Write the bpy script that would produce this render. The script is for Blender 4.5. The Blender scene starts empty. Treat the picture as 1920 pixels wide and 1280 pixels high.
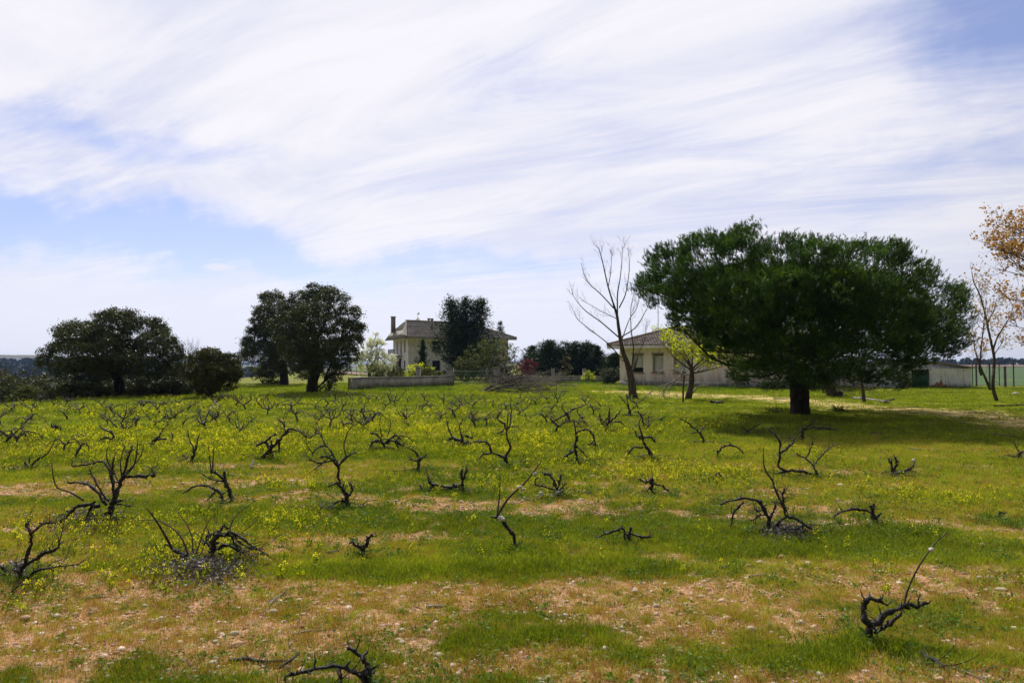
import bpy, math, random
import numpy as np
from mathutils import Vector, Matrix

random.seed(7); rng = np.random.default_rng(11)
SC = bpy.context.scene; COL = SC.collection
# ------------------------------------------------------------------ camera
F = 1280.0; EYE = 1.8; PITCH = math.atan(40.0/F)
cam_d = bpy.data.cameras.new("camera"); cam = bpy.data.objects.new("camera", cam_d); COL.objects.link(cam)
cam_d.sensor_width = 36.0; cam_d.lens = 24.0; cam_d.clip_start = 0.05; cam_d.clip_end = 40000
cam.location = (0, 0, EYE); cam.rotation_euler = (math.pi/2+PITCH, 0, 0); SC.camera = cam
# ------------------------------------------------------------------ world, sun, exposure
SUN_EL, SUN_AZ = math.radians(47), math.radians(-13)      # azimuth from +Y towards +X
sd = Vector((math.sin(SUN_AZ)*math.cos(SUN_EL), math.cos(SUN_AZ)*math.cos(SUN_EL), math.sin(SUN_EL)))
sun_d = bpy.data.lights.new("sun", 'SUN'); sun_d.energy = 5.0; sun_d.angle = math.radians(0.6); sun_d.color = (1.0, 0.95, 0.86)
sun = bpy.data.objects.new("sun", sun_d); COL.objects.link(sun); sun.location = (0, 0, 60)
sun.rotation_euler = sd.to_track_quat('Z', 'Y').to_euler()
SC.view_settings.view_transform = 'Standard'; SC.view_settings.look = 'None'
SC.view_settings.exposure = 0.0; SC.view_settings.gamma = 1.0; SC.view_settings.use_curve_mapping = False

class NT:
    def __init__(s, tree): s.t = tree; s.n = tree.nodes; s.l = tree.links
    def add(s, typ, **kw):
        n = s.n.new(typ)
        for k, v in kw.items(): setattr(n, k, v)
        return n
    def put(s, sock, v):
        if isinstance(v, bpy.types.NodeSocket): s.l.new(v, sock)
        elif isinstance(v, (tuple, list)) and sock.type == 'RGBA' and len(v) == 3: sock.default_value = (*v, 1)
        else: sock.default_value = v
    def m(s, op, a, b=0.0, c=None, clamp=False):
        n = s.add('ShaderNodeMath', operation=op); n.use_clamp = clamp
        s.put(n.inputs[0], a); s.put(n.inputs[1], b)
        if c is not None: s.put(n.inputs[2], c)
        return n.outputs[0]
    def mr(s, v, a, b, c=0.0, d=1.0):
        n = s.add('ShaderNodeMapRange'); n.interpolation_type = 'SMOOTHSTEP'
        for i, x in enumerate((v, a, b, c, d)): s.put(n.inputs[i], x)
        return n.outputs[0]
    def mix(s, f, a, b, bt='MIX'):
        n = s.add('ShaderNodeMix', data_type='RGBA', blend_type=bt)
        s.put(n.inputs[0], f); s.put(n.inputs[6], a); s.put(n.inputs[7], b); return n.outputs[2]
    def noise(s, vec, scale, detail=4, rough=0.55, dist=0.0, typ='FBM'):
        n = s.add('ShaderNodeTexNoise'); n.noise_type = typ
        if vec is not None: s.l.new(vec, n.inputs['Vector'])
        n.inputs['Scale'].default_value = scale; n.inputs['Detail'].default_value = detail
        n.inputs['Roughness'].default_value = rough; n.inputs['Distortion'].default_value = dist
        return n.outputs[0]
    def mapping(s, vec, loc=(0,0,0), rot=(0,0,0), sc=(1,1,1)):
        n = s.add('ShaderNodeMapping'); s.l.new(vec, n.inputs[0])
        n.inputs[1].default_value = loc; n.inputs[2].default_value = rot; n.inputs[3].default_value = sc
        return n.outputs[0]
    def comb(s, x, y, z):
        n = s.add('ShaderNodeCombineXYZ')
        for i, v in enumerate((x, y, z)): s.put(n.inputs[i], v)
        return n.outputs[0]

W = bpy.data.worlds.new("World"); SC.world = W; W.use_nodes = True
w = NT(W.node_tree); w.n.clear()
sky = w.add('ShaderNodeTexSky', sky_type='NISHITA'); sky.sun_disc = False
sky.sun_elevation = SUN_EL; sky.sun_rotation = SUN_AZ; sky.altitude = 300; sky.air_density = 1.0; sky.dust_density = 0.6; sky.ozone_density = 2.0
tc = w.add('ShaderNodeTexCoord'); dv = tc.outputs['Generated']
sx = w.add('ShaderNodeSeparateXYZ'); w.l.new(dv, sx.inputs[0]); X, Y, Z = sx.outputs
az = w.m('ARCTAN2', X, Y); el = w.m('ARCSINE', Z)
zc = w.m('ADD', w.m('MAXIMUM', Z, 0.0), 0.10)
P2 = w.comb(w.m('DIVIDE', X, zc), w.m('DIVIDE', Y, zc), 0.0)
# high cirrus sheet: wispy noise drawn out along one wind direction
def streak(deg, sc, loc=(0, 0, 0)): return w.mapping(w.mapping(P2, (0, 0, 0), (0, 0, math.radians(deg))), loc, (0, 0, 0), sc)
c1 = w.noise(streak(25, (0.34, 0.72, 1), (3.1, 1.7, 0)), 1.0, 8, 0.62, 1.0)
c2 = w.noise(streak(32, (0.50, 1.5, 1), (7.3, 0.4, 0)), 1.3, 8, 0.62, 0.9)
c3 = w.noise(w.mapping(P2, (1.3, 5.4, 0)), 0.45, 4, 0.5, 0.5)
wisp = w.noise(streak(22, (0.7, 4.2, 1), (0, 0, 3.0)), 2.0, 9, 0.68, 0.7)
wx = w.m('SUBTRACT', w.noise(w.mapping(dv, (2, 9, 4)), 4.0, 5, 0.6), 0.5); wy = w.m('SUBTRACT', w.noise(w.mapping(dv, (8, 1, 2)), 6.0, 5, 0.6), 0.5)
azd = w.m('ADD', az, w.m('MULTIPLY', wx, 0.35)); eld = w.m('ADD', el, w.m('MULTIPLY', wy, 0.16))
def pxdir(px, py):
    v = (Vector(((px-960)/F, (640-py)/F, -1.0))); v.rotate(cam.rotation_euler); v.normalize()
    return math.atan2(v.x, v.y), math.asin(v.z)
def gap(px, py, ra, re, rot, amp):            # an opening in the cloud sheet, at its direction in the sky
    a0, e0 = pxdir(px, py); c, s = math.cos(rot), math.sin(rot)
    da = w.m('SUBTRACT', azd if ra > .05 else az, a0); de = w.m('SUBTRACT', eld if ra > .05 else el, e0)
    u = w.m('DIVIDE', w.m('ADD', w.m('MULTIPLY', da, c), w.m('MULTIPLY', de, s)), ra)
    v = w.m('DIVIDE', w.m('SUBTRACT', w.m('MULTIPLY', de, c), w.m('MULTIPLY', da, s)), re)
    q = w.m('ADD', w.m('MULTIPLY', u, u), w.m('MULTIPLY', v, v))
    return w.m('MULTIPLY', w.m('EXPONENT', w.m('MULTIPLY', q, -1.0)), amp)
GAPS = [(40, 425, .24, .046, 0, .70), (400, 462, .30, .032, -.12, .52), (860, 500, .34, .024, -.03, .34), (150, 270, .22, .034, .0, .50), (1900, 70, .17, .11, .3, .80),
        (1720, 20, .14, .05, 0, .28), (1920, 240, .10, .05, 0, .1), (880, 140, .14, .035, .1, .24), (1300, 270, .24, .035, -.25, .18), (1000, 160, .16, .03, 0, .15), (1100, 520, .25, .03, 0, .12), (1880, 420, .14, .04, 0, .2), (78, 547, .030, .0042, 0, -1.3), (126, 550, .012, .003, 0, -1.0), (410, 501, .014, .0035, 0, -1.2)]
g = None
for q in GAPS:
    o = gap(*q); g = o if g is None else w.m('ADD', g, o)
clear = w.m('ADD', g, w.m('MULTIPLY', w.m('SUBTRACT', 0.52, c1), 1.0))
clear = w.m('ADD', clear, w.m('MULTIPLY', w.m('SUBTRACT', 0.5, c2), 0.85))
clear = w.m('ADD', clear, w.m('MULTIPLY', w.m('SUBTRACT', 0.5, wisp), 0.50))
clear = w.m('ADD', clear, w.m('MULTIPLY', w.m('SUBTRACT', 0.5, c3), 0.55))
blue = w.mr(clear, 0.08, 0.92, 0.03, 0.88)
low = w.mr(el, 0.0, 0.10, 0.55, 1.0)
blue = w.m('MULTIPLY', blue, low)
cl = w.mix(w.mr(c2, 0.3, 0.7), (7.0, 7.2, 8.6), (9.1, 8.9, 9.4))
cl = w.mix(w.mr(el, 0.02, 0.25), (8.0, 8.3, 9.6), cl)
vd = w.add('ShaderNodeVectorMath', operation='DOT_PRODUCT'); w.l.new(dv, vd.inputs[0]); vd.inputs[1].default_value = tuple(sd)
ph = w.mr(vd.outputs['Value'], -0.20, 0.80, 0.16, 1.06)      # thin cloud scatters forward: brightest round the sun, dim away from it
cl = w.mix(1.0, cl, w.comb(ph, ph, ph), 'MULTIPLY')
skb = w.mix(1.0, sky.outputs[0], (1.05, 0.98, 1.20), 'MULTIPLY')
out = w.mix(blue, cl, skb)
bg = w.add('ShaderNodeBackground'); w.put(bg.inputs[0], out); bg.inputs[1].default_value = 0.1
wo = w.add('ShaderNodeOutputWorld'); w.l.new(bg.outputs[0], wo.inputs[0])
W.cycles.sampling_method = 'MANUAL'; W.cycles.sample_map_resolution = 512

# ------------------------------------------------------------------ noise, terrain, picking
def vnoise(x, y, seed=0):
    x = np.asarray(x, float); y = np.asarray(y, float)
    xi = np.floor(x).astype(np.int64); yi = np.floor(y).astype(np.int64); fx = x-xi; fy = y-yi
    fx = fx*fx*(3-2*fx); fy = fy*fy*(3-2*fy)
    def h(a, b):
        n = (a*374761393 + b*668265263 + seed*2147483647) & 0xffffffff
        n = ((n ^ (n >> 13))*1274126177) & 0xffffffff
        return ((n ^ (n >> 16)) & 0xffff)/65535.0
    return (h(xi, yi)*(1-fx)+h(xi+1, yi)*fx)*(1-fy)+(h(xi, yi+1)*(1-fx)+h(xi+1, yi+1)*fx)*fy
def fbm(x, y, o=4, seed=0, g=0.5):
    s = 0; a = 1; t = 0
    for k in range(o): s = s+a*vnoise(x*2**k, y*2**k, seed+k*17); t += a; a *= g
    return s/t
def sstep(v, a, b): t = np.clip((v-a)/(b-a), 0, 1); return t*t*(3-2*t)
def T(x, y):
    x = np.asarray(x, float); y = np.asarray(y, float); r = np.hypot(x, y)
    z = 0.10*(fbm(x*.22, y*.35, 3, 5)-.5)*sstep(r, 1, 8)
    xe = np.interp(y, [-50, 0, 30, 42, 60, 77, 120, 400, 12000], [-21, -21, -21.5, -20, -25.5, -31, -38, -60, -400])
    s = np.maximum(0, xe-x); z = z-12*(1-np.exp(-(s*s/(s+6))/45))
    az = np.degrees(np.arctan2(x, y))
    z = z+10*np.exp(-((r-900)/230)**2)*(1-sstep(az, -30, -22))*(az > -120)
    return z
def T1(x, y): return float(T(x, y))
def ray(px, py):
    v = Vector(((px-960)/F, (640-py)/F, -1.0)); v.rotate(cam.rotation_euler); return v
def Wd(px, py, d):                      # point of that sight line at distance d in front of the eye
    v = ray(px, py); v = v*(d/v.y); return np.array((v.x, v.y, v.z+EYE))
def G(px, py):                          # where that sight line meets the ground
    v = ray(px, py); t = 2.0
    while t < 4000:
        if EYE+v.z*t <= T1(v.x*t, v.y*t): break
        t *= 1.01
    lo, hi = t/1.01, t
    for _ in range(12):
        mid = (lo+hi)/2
        if EYE+v.z*mid <= T1(v.x*mid, v.y*mid): hi = mid
        else: lo = mid
    return np.array((v.x*hi, v.y*hi, T1(v.x*hi, v.y*hi)))

# ------------------------------------------------------------------ mesh building
class MB:
    def __init__(s): s.v = []; s.f = []; s.n = 0; s.a = []   # verts, (k-gon arrays), attr per face
    def add(s, v, f, a=None):
        v = np.asarray(v, float).reshape(-1, 3); f = np.asarray(f, np.int64)
        s.v.append(v); s.f.append(f+s.n); s.n += len(v)
        s.a.append(np.full(len(f), .5) if a is None else np.asarray(a, float)); return s
    def tris(s): return sum(len(f)*(f.shape[1]-2) for f in s.f)
    def box(s, p0, p1, fr=None):
        (x0, y0, z0), (x1, y1, z1) = p0, p1
        v = np.array([(x0,y0,z0),(x1,y0,z0),(x1,y1,z0),(x0,y1,z0),(x0,y0,z1),(x1,y0,z1),(x1,y1,z1),(x0,y1,z1)], float)
        if fr is not None: v = fr(v)
        return s.add(v, [(0,3,2,1),(4,5,6,7),(0,1,5,4),(1,2,6,5),(2,3,7,6),(3,0,4,7)])
    def mesh(s, name, org=(0,0,0), smooth=False):
        V = np.concatenate(s.v)-np.asarray(org, float); me = bpy.data.meshes.new(name)
        me.vertices.add(len(V)); me.vertices.foreach_set('co', V.ravel())
        loops = np.concatenate([f.ravel() for f in s.f]); tot = np.concatenate([np.full(len(f), f.shape[1]) for f in s.f])
        me.loops.add(len(loops)); me.loops.foreach_set('vertex_index', loops.astype(np.int32))
        st = np.concatenate(([0], np.cumsum(tot)[:-1])); me.polygons.add(len(tot))
        me.polygons.foreach_set('loop_start', st.astype(np.int32)); me.polygons.foreach_set('loop_total', tot.astype(np.int32))
        if smooth: me.polygons.foreach_set('use_smooth', np.ones(len(tot), bool))
        at = me.attributes.new('v', 'FLOAT', 'FACE'); at.data.foreach_set('value', np.concatenate(s.a).astype(np.float32))
        me.update(calc_edges=True); return me
    def build(s, name, mat, parent=None, org=None, smooth=False, kind=None):
        if org is None: org = tuple(parent['_o']) if parent is not None else (0, 0, 0)
        me = s.mesh(name, org, smooth); me.materials.append(mat)
        o = bpy.data.objects.new(name, me); COL.objects.link(o)
        if parent is not None: o.parent = parent; o['_o'] = list(org)
        else: o.location = org; o['_o'] = list(org)
        if kind: o['kind'] = kind
        return o
def tag(o, label, cat, group=None):
    o['label'] = label; o['category'] = cat
    if group: o['group'] = group
    return o
def thing(name, label, cat, loc, group=None):
    o = bpy.data.objects.new(name, None); COL.objects.link(o); o.location = tuple(float(c) for c in loc); o.empty_display_size = .1
    o['_o'] = [float(c) for c in loc]; return tag(o, label, cat, group)

def cat_rom(P, k=3):
    P = np.asarray(P, float)
    if len(P) < 3: 
        t = np.linspace(0, 1, k+1)[:, None]; return P[0]*(1-t)+P[-1]*t
    Q = np.vstack([2*P[0]-P[1], P, 2*P[-1]-P[-2]]); out = []
    for i in range(1, len(Q)-2):
        for j in range(k):
            t = j/k; a, b, c, d = Q[i-1], Q[i], Q[i+1], Q[i+2]
            out.append(.5*((2*b)+(-a+c)*t+(2*a-5*b+4*c-d)*t*t+(-a+3*b-3*c+d)*t**3))
    out.append(P[-1]); return np.array(out)
def tube(mb, P, R, sides=6, rough=0.0, a=.5):
    P = np.asarray(P, float); n = len(P); R = np.broadcast_to(np.asarray(R, float), (n,)).copy()
    Tn = np.gradient(P, axis=0); Tn /= np.linalg.norm(Tn, axis=1)[:, None]+1e-9
    u = np.cross(Tn[0], (0.3, 0.9, 0.31)); u /= np.linalg.norm(u)+1e-9
    an = np.arange(sides)*2*math.pi/sides; V = np.empty((n, sides, 3))
    for i in range(n):
        u = u-Tn[i]*np.dot(u, Tn[i]); u /= np.linalg.norm(u)+1e-9; v = np.cross(Tn[i], u)
        r = R[i]*(1+rough*rng.uniform(-1, 1, sides)) if rough else R[i]
        V[i] = P[i]+(np.cos(an)*r)[:, None]*u+(np.sin(an)*r)[:, None]*v
    i = np.arange(n-1)[:, None]*sides; j = np.arange(sides)[None, :]; k = (j+1) % sides
    f = np.stack([i+j, i+k, i+sides+k, i+sides+j], -1).reshape(-1, 4)
    mb.add(V.reshape(-1, 3), f, np.full(len(f), a))
    if sides > 3:
        mb.add(np.vstack([V[-1], P[-1]+Tn[-1]*R[-1]*.5]), [(q, (q+1) % sides, sides) for q in range(sides)])
def wob(P, amp):
    P = np.array(P, float); L = np.linalg.norm(P[-1]-P[0])
    P[1:-1] += rng.normal(0, amp*L, (len(P)-2, 3)) if len(P) > 2 else 0
    return P
def blob(mb, c, r, seed=0, sub=(8, 5), rough=.25, sq=(1, 1, 1)):   # uneven stone-like lump
    a, b = sub; th = np.linspace(0, math.pi, b+1); ph = np.arange(a)*2*math.pi/a
    V = [(0, 0, 1)]+[(math.sin(t)*math.cos(p), math.sin(t)*math.sin(p), math.cos(t)) for t in th[1:-1] for p in ph]+[(0, 0, -1)]
    V = np.array(V); V *= (1+rough*rng.uniform(-1, 1, len(V)))[:, None]; V = V*np.array(sq)*r+c
    f3 = [(0, 1+i, 1+(i+1) % a) for i in range(a)]+[(len(V)-1, len(V)-1-a+(i+1) % a, len(V)-1-a+i) for i in range(a)]
    f4 = [(1+k*a+i, 1+(k+1)*a+i, 1+(k+1)*a+(i+1) % a, 1+k*a+(i+1) % a) for k in range(b-2) for i in range(a)]
    base = mb.n; mb.add(V, f3)
    mb.f.append(np.array(f4)+base); mb.a.append(np.full(len(f4), .5))
def rdir(n):
    v = rng.normal(size=(n, 3)); return v/np.linalg.norm(v, axis=1)[:, None]
def leaves(mb, C, size, N=None, asp=.55, vv=None, tri=False):    # one small bent leaf per centre
    n = len(C); a = rdir(n)
    if N is not None: a = a+N; a /= np.linalg.norm(a, axis=1)[:, None]+1e-9
    b = np.cross(a, rdir(n)); b /= np.linalg.norm(b, axis=1)[:, None]+1e-9
    s = size*rng.uniform(.6, 1.3, n)[:, None]
    v = rng.uniform(0, 1, n) if vv is None else vv
    if tri:
        V = np.stack([C-a*s*.5, C+b*s*asp*.6, C+a*s*.6], 1).reshape(-1, 3); f = np.arange(n*3).reshape(-1, 3)
    else:
        V = np.stack([C-a*s*.6, C+b*s*asp*.5, C+a*s*.6, C-b*s*asp*.5], 1).reshape(-1, 3); f = np.arange(n*4).reshape(-1, 4)
    mb.add(V, f, v)

# ------------------------------------------------------------------ materials
def newmat(name):
    m = bpy.data.materials.new(name); m.use_nodes = True; t = NT(m.node_tree); t.n.clear()
    o = t.add('ShaderNodeOutputMaterial'); return m, t, o
def pbsdf(t, o, col, rough=.8, bump=None, spec=.3):
    b = t.add('ShaderNodeBsdfPrincipled'); t.put(b.inputs['Base Color'], col); t.put(b.inputs['Roughness'], rough)
    b.inputs['Specular IOR Level'].default_value = spec
    if bump is not None:
        h, st, dist = bump; n = t.add('ShaderNodeBump'); n.inputs['Strength'].default_value = st; n.inputs['Distance'].default_value = dist
        t.put(n.inputs['Height'], h); t.l.new(n.outputs[0], b.inputs['Normal'])
    t.l.new(b.outputs[0], o.inputs[0]); return b
def geo(t): return t.add('ShaderNodeNewGeometry').outputs['Position']
def simple(name, c1, c2, scale=4, rough=.85, bump=.3, bd=.02, st=(1, 1, 1), spec=.3, detail=6, lo=.35, hi=.65):
    m, t, o = newmat(name); p = t.mapping(geo(t), sc=st); n = t.noise(p, scale, detail, .6)
    n2 = t.noise(p, scale*6, 4, .6); c = t.mix(t.mr(n, lo, hi), c1, c2); c = t.mix(t.m('MULTIPLY', n2, .5), c, tuple(x*.5 for x in c1))
    pbsdf(t, o, c, rough, (t.m('ADD', n, n2), bump, bd), spec); return m
def leafmat(name, cols, transl=.35, rough=.55, spec=.3, tcol=(1.25, 1.3, .5), clump=1.2):
    m, t, o = newmat(name); at = t.add('ShaderNodeAttribute', attribute_name='v')
    n = t.noise(geo(t), clump, 3, .5)
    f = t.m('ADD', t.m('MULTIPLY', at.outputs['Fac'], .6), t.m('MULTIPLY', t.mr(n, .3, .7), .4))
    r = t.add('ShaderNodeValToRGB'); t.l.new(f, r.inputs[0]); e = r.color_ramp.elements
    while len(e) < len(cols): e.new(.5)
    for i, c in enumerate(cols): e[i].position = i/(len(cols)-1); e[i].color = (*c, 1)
    b = t.add('ShaderNodeBsdfPrincipled'); t.l.new(r.outputs[0], b.inputs['Base Color']); b.inputs['Roughness'].default_value = rough
    b.inputs['Specular IOR Level'].default_value = spec
    tr = t.add('ShaderNodeBsdfTranslucent'); t.l.new(t.mix(1.0, r.outputs[0], tcol, 'MULTIPLY'), tr.inputs[0])
    mx = t.add('ShaderNodeMixShader'); mx.inputs[0].default_value = transl
    t.l.new(b.outputs[0], mx.inputs[1]); t.l.new(tr.outputs[0], mx.inputs[2]); t.l.new(mx.outputs[0], o.inputs[0]); return m
M = {}
M['vine'] = simple('vine_bark', (.022, .018, .016), (.27, .24, .215), 40, .7, 1.0, .012, (1, 1, 1), .4, lo=.46, hi=.78)
M['cane'] = simple('cane_bark', (.05, .030, .022), (.12, .08, .055), 30, .8, .4, .004)
M['bark'] = simple('bark', (.025, .019, .015), (.08, .062, .048), 9, .95, 1.0, .04, (1, 1, .3), .2)
M['bark2'] = simple('grey_bark', (.045, .036, .030), (.115, .095, .080), 7, .9, .6, .02, (1, 1, .4), .2)
M['deadwood'] = simple('dead_wood', (.16, .14, .125), (.38, .35, .32), 10, .85, .5, .01, (1, 1, 1), .2)
M['litter'] = leafmat('dry_leaf_litter', [(.05, .04, .035), (.16, .13, .12), (.60, .57, .54)], .1, .6, .3, (1, 1, 1), 8)
M['wool'] = simple('pale_crust', (.62, .56, .45), (.8, .76, .68), 40, .9, .6, .01)
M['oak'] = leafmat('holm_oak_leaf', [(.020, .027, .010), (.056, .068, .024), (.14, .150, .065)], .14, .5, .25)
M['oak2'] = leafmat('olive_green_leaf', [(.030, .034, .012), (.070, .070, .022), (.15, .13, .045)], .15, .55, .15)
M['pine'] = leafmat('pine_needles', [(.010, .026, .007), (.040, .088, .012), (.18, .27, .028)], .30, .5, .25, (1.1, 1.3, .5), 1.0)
M['conifer'] = leafmat('conifer_foliage', [(.011, .024, .010), (.026, .050, .018), (.065, .10, .03)], .08, .6, .2)
M['bush'] = leafmat('bush_leaf', [(.03, .038, .012), (.075, .088, .026), (.17, .18, .06)], .25, .6, .12)
M['lime'] = leafmat('bright_young_leaf', [(.20, .24, .015), (.38, .42, .02), (.58, .58, .03)], .55, .5, .3)
M['blossom'] = leafmat('white_blossom', [(.35, .42, .18), (.80, .80, .70), (.86, .86, .82)], .35, .6, .2, (1, 1, .9), 3)
M['orange'] = leafmat('orange_leaf', [(.26, .12, .03), (.40, .24, .07), (.46, .36, .16)], .4, .5, .3, (1.2, 1.0, .5))
M['redleaf'] = leafmat('red_leaf', [(.07, .012, .02), (.16, .02, .03), (.20, .04, .04)], .3, .5, .3, (1.2, .7, .7))
M['farwood'] = leafmat('far_wood', [(.015, .022, .012), (.028, .036, .018), (.045, .050, .025)], .05, .7, .2, clump=.02)
# ------------------------------------------------------------------ ground cover masks
# bare patches: photo sight line of the centre, half width and half depth in metres, strength
BARE = [(1780,1260,1.0,.2,.6),(1350,1240,1.4,.25,.8),(420,1262,.9,.15,.6),(760,1262,.8,.12,.6),(100,1235,1.0,.18,.7),(60,1140,.9,.2,.6),(1500,1275,1.7,.32,1.1),(1000,1265,.9,.22,.8),(620,1180,1.5,.30,1.0),(330,1190,1.0,.25,.8),(900,1120,1.5,.25,.95),(1300,1170,.9,.25,.7),(1250,1110,1.2,.3,.8),(1560,1075,1.9,.33,1.0),
        (820,1062,1.1,.22,.9),(1280,1035,.9,.3,.8),(450,1110,.9,.2,.6),(180,1110,1.0,.2,.8),(1750,985,2.2,.35,.8),(1500,925,2.2,.4,.5),(870,945,1.6,.4,.7),(1170,945,1.3,.4,.6),
        (60,925,2.2,.5,.9),(300,905,2.0,.5,.8),(90,985,1.2,.3,.6),(1290,868,2.2,.6,.6),(430,870,1.6,.5,.7),(80,882,1.8,.5,.6),(1650,850,4.5,.6,.6),(1850,880,3,.5,.6),(1560,822,2.5,.8,.7),(1330,1010,.7,.2,.5),
        (1180,882,1.6,.5,.5),(560,930,1.2,.3,.4),(1100,930,1,.3,.4),(1700,1130,.7,.2,.5),(1850,1180,.7,.2,.5),(1640,940,1.5,.3,.4),(350,1240,.8,.15,.6)]
LUSH = [(960,1070,1.9,.33,1.0),(1500,1025,1.7,.35,.8),(950,1035,.7,.3,.8),(1750,1230,1.0,.16,.4),(100,1270,.6,.12,.3),(1560,800,6.5,3.0,2.0),(1850,803,4,1.8,1.6),(560,1075,1.0,.25,.6),(1680,1000,1.3,.35,.6),(200,1060,1.4,.3,.4),(1750,1060,1.5,.25,.7),  # lush grass; the two widest ellipses paint the pine's shade as darker green
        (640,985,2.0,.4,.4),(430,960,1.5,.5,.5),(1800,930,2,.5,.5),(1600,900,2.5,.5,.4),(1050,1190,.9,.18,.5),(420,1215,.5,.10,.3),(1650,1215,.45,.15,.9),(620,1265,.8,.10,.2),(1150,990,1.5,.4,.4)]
def ells(L):
    out = []
    for px, py, a, b, s in L:
        g = G(px, py); out.append((g[0], g[1], a, b, s))
    return out
BARE_G = ells(BARE); LUSH_SHADE_G = ells(LUSH)
def esum(L, x, y):
    s = np.zeros(np.shape(x))
    for gx, gy, a, b, st in L: s = s+st*np.exp(-(((x-gx)/a)**2+((y-gy)/b)**2))
    return s
PATH = [G(*p)[:2] for p in ((1180,734),(1290,741),(1400,744),(1550,757),(1680,766),(1800,775),(1920,787),(2080,808))]
def pathd(x, y):
    best = np.full(np.shape(x), 1e9)
    for (x0, y0), (x1, y1) in zip(PATH[:-1], PATH[1:]):
        dx, dy = x1-x0, y1-y0; t = np.clip(((x-x0)*dx+(y-y0)*dy)/(dx*dx+dy*dy), 0, 1)
        best = np.minimum(best, np.hypot(x-x0-t*dx, y-y0-t*dy))
    return best
def masks(x, y):
    r = np.hypot(x, y); wx = x+1.6*(fbm(x*.5, y*1.2, 3, 91)-.5); wy = y+.9*(fbm(x*.9, y*.9, 3, 92)-.5)
    bare = esum(BARE_G, wx, wy); lush_shade = esum(LUSH_SHADE_G, wx, wy)
    nz = fbm(x*.55+4, y*1.7, 4, 5); nf = fbm(x*3.1, y*4.3, 3, 23); nd = fbm(x*.35+9, y*.9+3, 4, 41)
    near = 1-sstep(r, 5.5, 11)
    nh = fbm(x*8.5, y*9.5, 2, 71); soil = bare*.72+near*.33-lush_shade*.70+(nz-.5)*1.6+(nf-.5)*1.9+(nh-.5)*.9*near
    soil = sstep(soil, .12, .75)*(1-.45*sstep(r, 9, 20))*(1-.75*sstep(r, 22, 40))
    dry = sstep((nd-.5)*2.4+.36*(1-sstep(r, 12, 28))+bare*.4-lush_shade*.6+(nf-.5)*.9+.75*np.exp(-((x-9)/7)**2-((y-14)/7)**2), .05, .85)
    pth = np.exp(-(pathd(wx, wy)/2.3)**2)*(.95+.9*(nf-.5))
    flo = sstep(fbm(x*.30+2, y*.45+7, 3, 77)+.34*np.exp(-((x+3.5)/6.5)**2-((y-15)/5.0)**2)+.16*np.exp(-((x+14)/7)**2-((y-22)/9)**2)+.10*np.exp(-((x+4.9)/1.4)**2-((y-6.9)/1.2)**2), .42, .95)*(1-sstep(r, 30, 48))*np.maximum(sstep(r, 8, 12), .5*sstep(-x, 1.2, 2.6)*sstep(r, 5.5, 7))*(1-sstep(x, 4.5, 7.5))
    flo = flo*(1-.8*sstep(pth, .2, .6))*(.35+1.3*sstep(fbm(x*1.6, y*1.6, 3, 55), .35, .65))
    return soil, dry, pth, np.clip(flo, 0, 1), nf, nz, lush_shade
def lerp(a, b, t): return np.asarray(a)*(1-t[..., None])+np.asarray(b)*t[..., None]
def ground_colour(x, y):
    soil, dry, pth, flo, nf, nz, lush_shade = masks(x, y); r = np.hypot(x, y); az = np.degrees(np.arctan2(x, y))
    green = lerp((.085, .085, .016), (.24, .29, .014), sstep(r, 7, 26)); green = lerp(green, (.145, .175, .022), sstep(r, 36, 60)); green = lerp(green, (.05, .065, .012), np.clip(lush_shade*.6, 0, 1))  # last step: dark green of lush growth, also the painted pine shade
    c = lerp(green, (.28, .20, .045), dry*.45)
    c = lerp(c, (.34, .32, .010), flo*.5)
    c = lerp(c, (.53, .325, .21), soil*.95); c = lerp(c, (.50, .40, .19), np.clip(pth*1.15, 0, 1))
    n = fbm(x*.02, y*.01, 3, 9)
    far = lerp((.10, .13, .03), (.13, .10, .06), sstep(n, .35, .65)); far = lerp(far, (.03, .045, .02), sstep(-az, 24, 29)*sstep(r, 60, 150)*(az > -120))
    return lerp(c, far, sstep(r, 110, 220)), soil
def grow_axis(start, step, g, end):
    a = [start]; s = step
    while a[-1] < end: s *= g; a.append(a[-1]+s)
    return a
px_ = list(np.arange(0, 9, .11)); px_ = px_+grow_axis(px_[-1]+.11, .11, 1.045, 14000)
xs = np.array([-v for v in px_[:0:-1]]+px_)
ys = np.array([-9000, -2000, -500, -150, -60, -25, -10, -5, -2, 0, 1, 2, 2.5]+grow_axis(2.8, .055, 1.0125, 60))
ys = np.concatenate([ys, grow_axis(ys[-1]+1, 1.0, 1.04, 14000)])
GX, GY = np.meshgrid(xs, ys); GZ = T(GX, GY)
GZ = GZ+.035*(fbm(GX*2.3, GY*2.3, 3, 8)-.5)*(np.hypot(GX, GY) < 16)+.030*(fbm(GX*7, GY*7, 2, 18)-.5)*(np.hypot(GX, GY) < 12)
nx, ny = len(xs), len(ys); ii = (np.arange(ny-1)[:, None]*nx+np.arange(nx-1)[None]).ravel()
gm = MB().add(np.stack([GX.ravel(), GY.ravel(), GZ.ravel()], 1), np.stack([ii, ii+1, ii+nx+1, ii+nx], 1))
def pcol(me, name, c):
    a = me.attributes.new(name, 'FLOAT_COLOR', 'POINT'); a.data.foreach_set('color', np.concatenate([c.reshape(-1, 3), np.ones((c.size//3, 1))], 1).astype(np.float32).ravel())
def pval(me, name, v, typ='FLOAT'):
    a = me.attributes.new(name, typ, 'POINT'); a.data.foreach_set('value', v.ravel().astype(np.int32 if typ == 'INT' else np.float32))
m, t, o = newmat('field_ground'); M['ground'] = m
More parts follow.
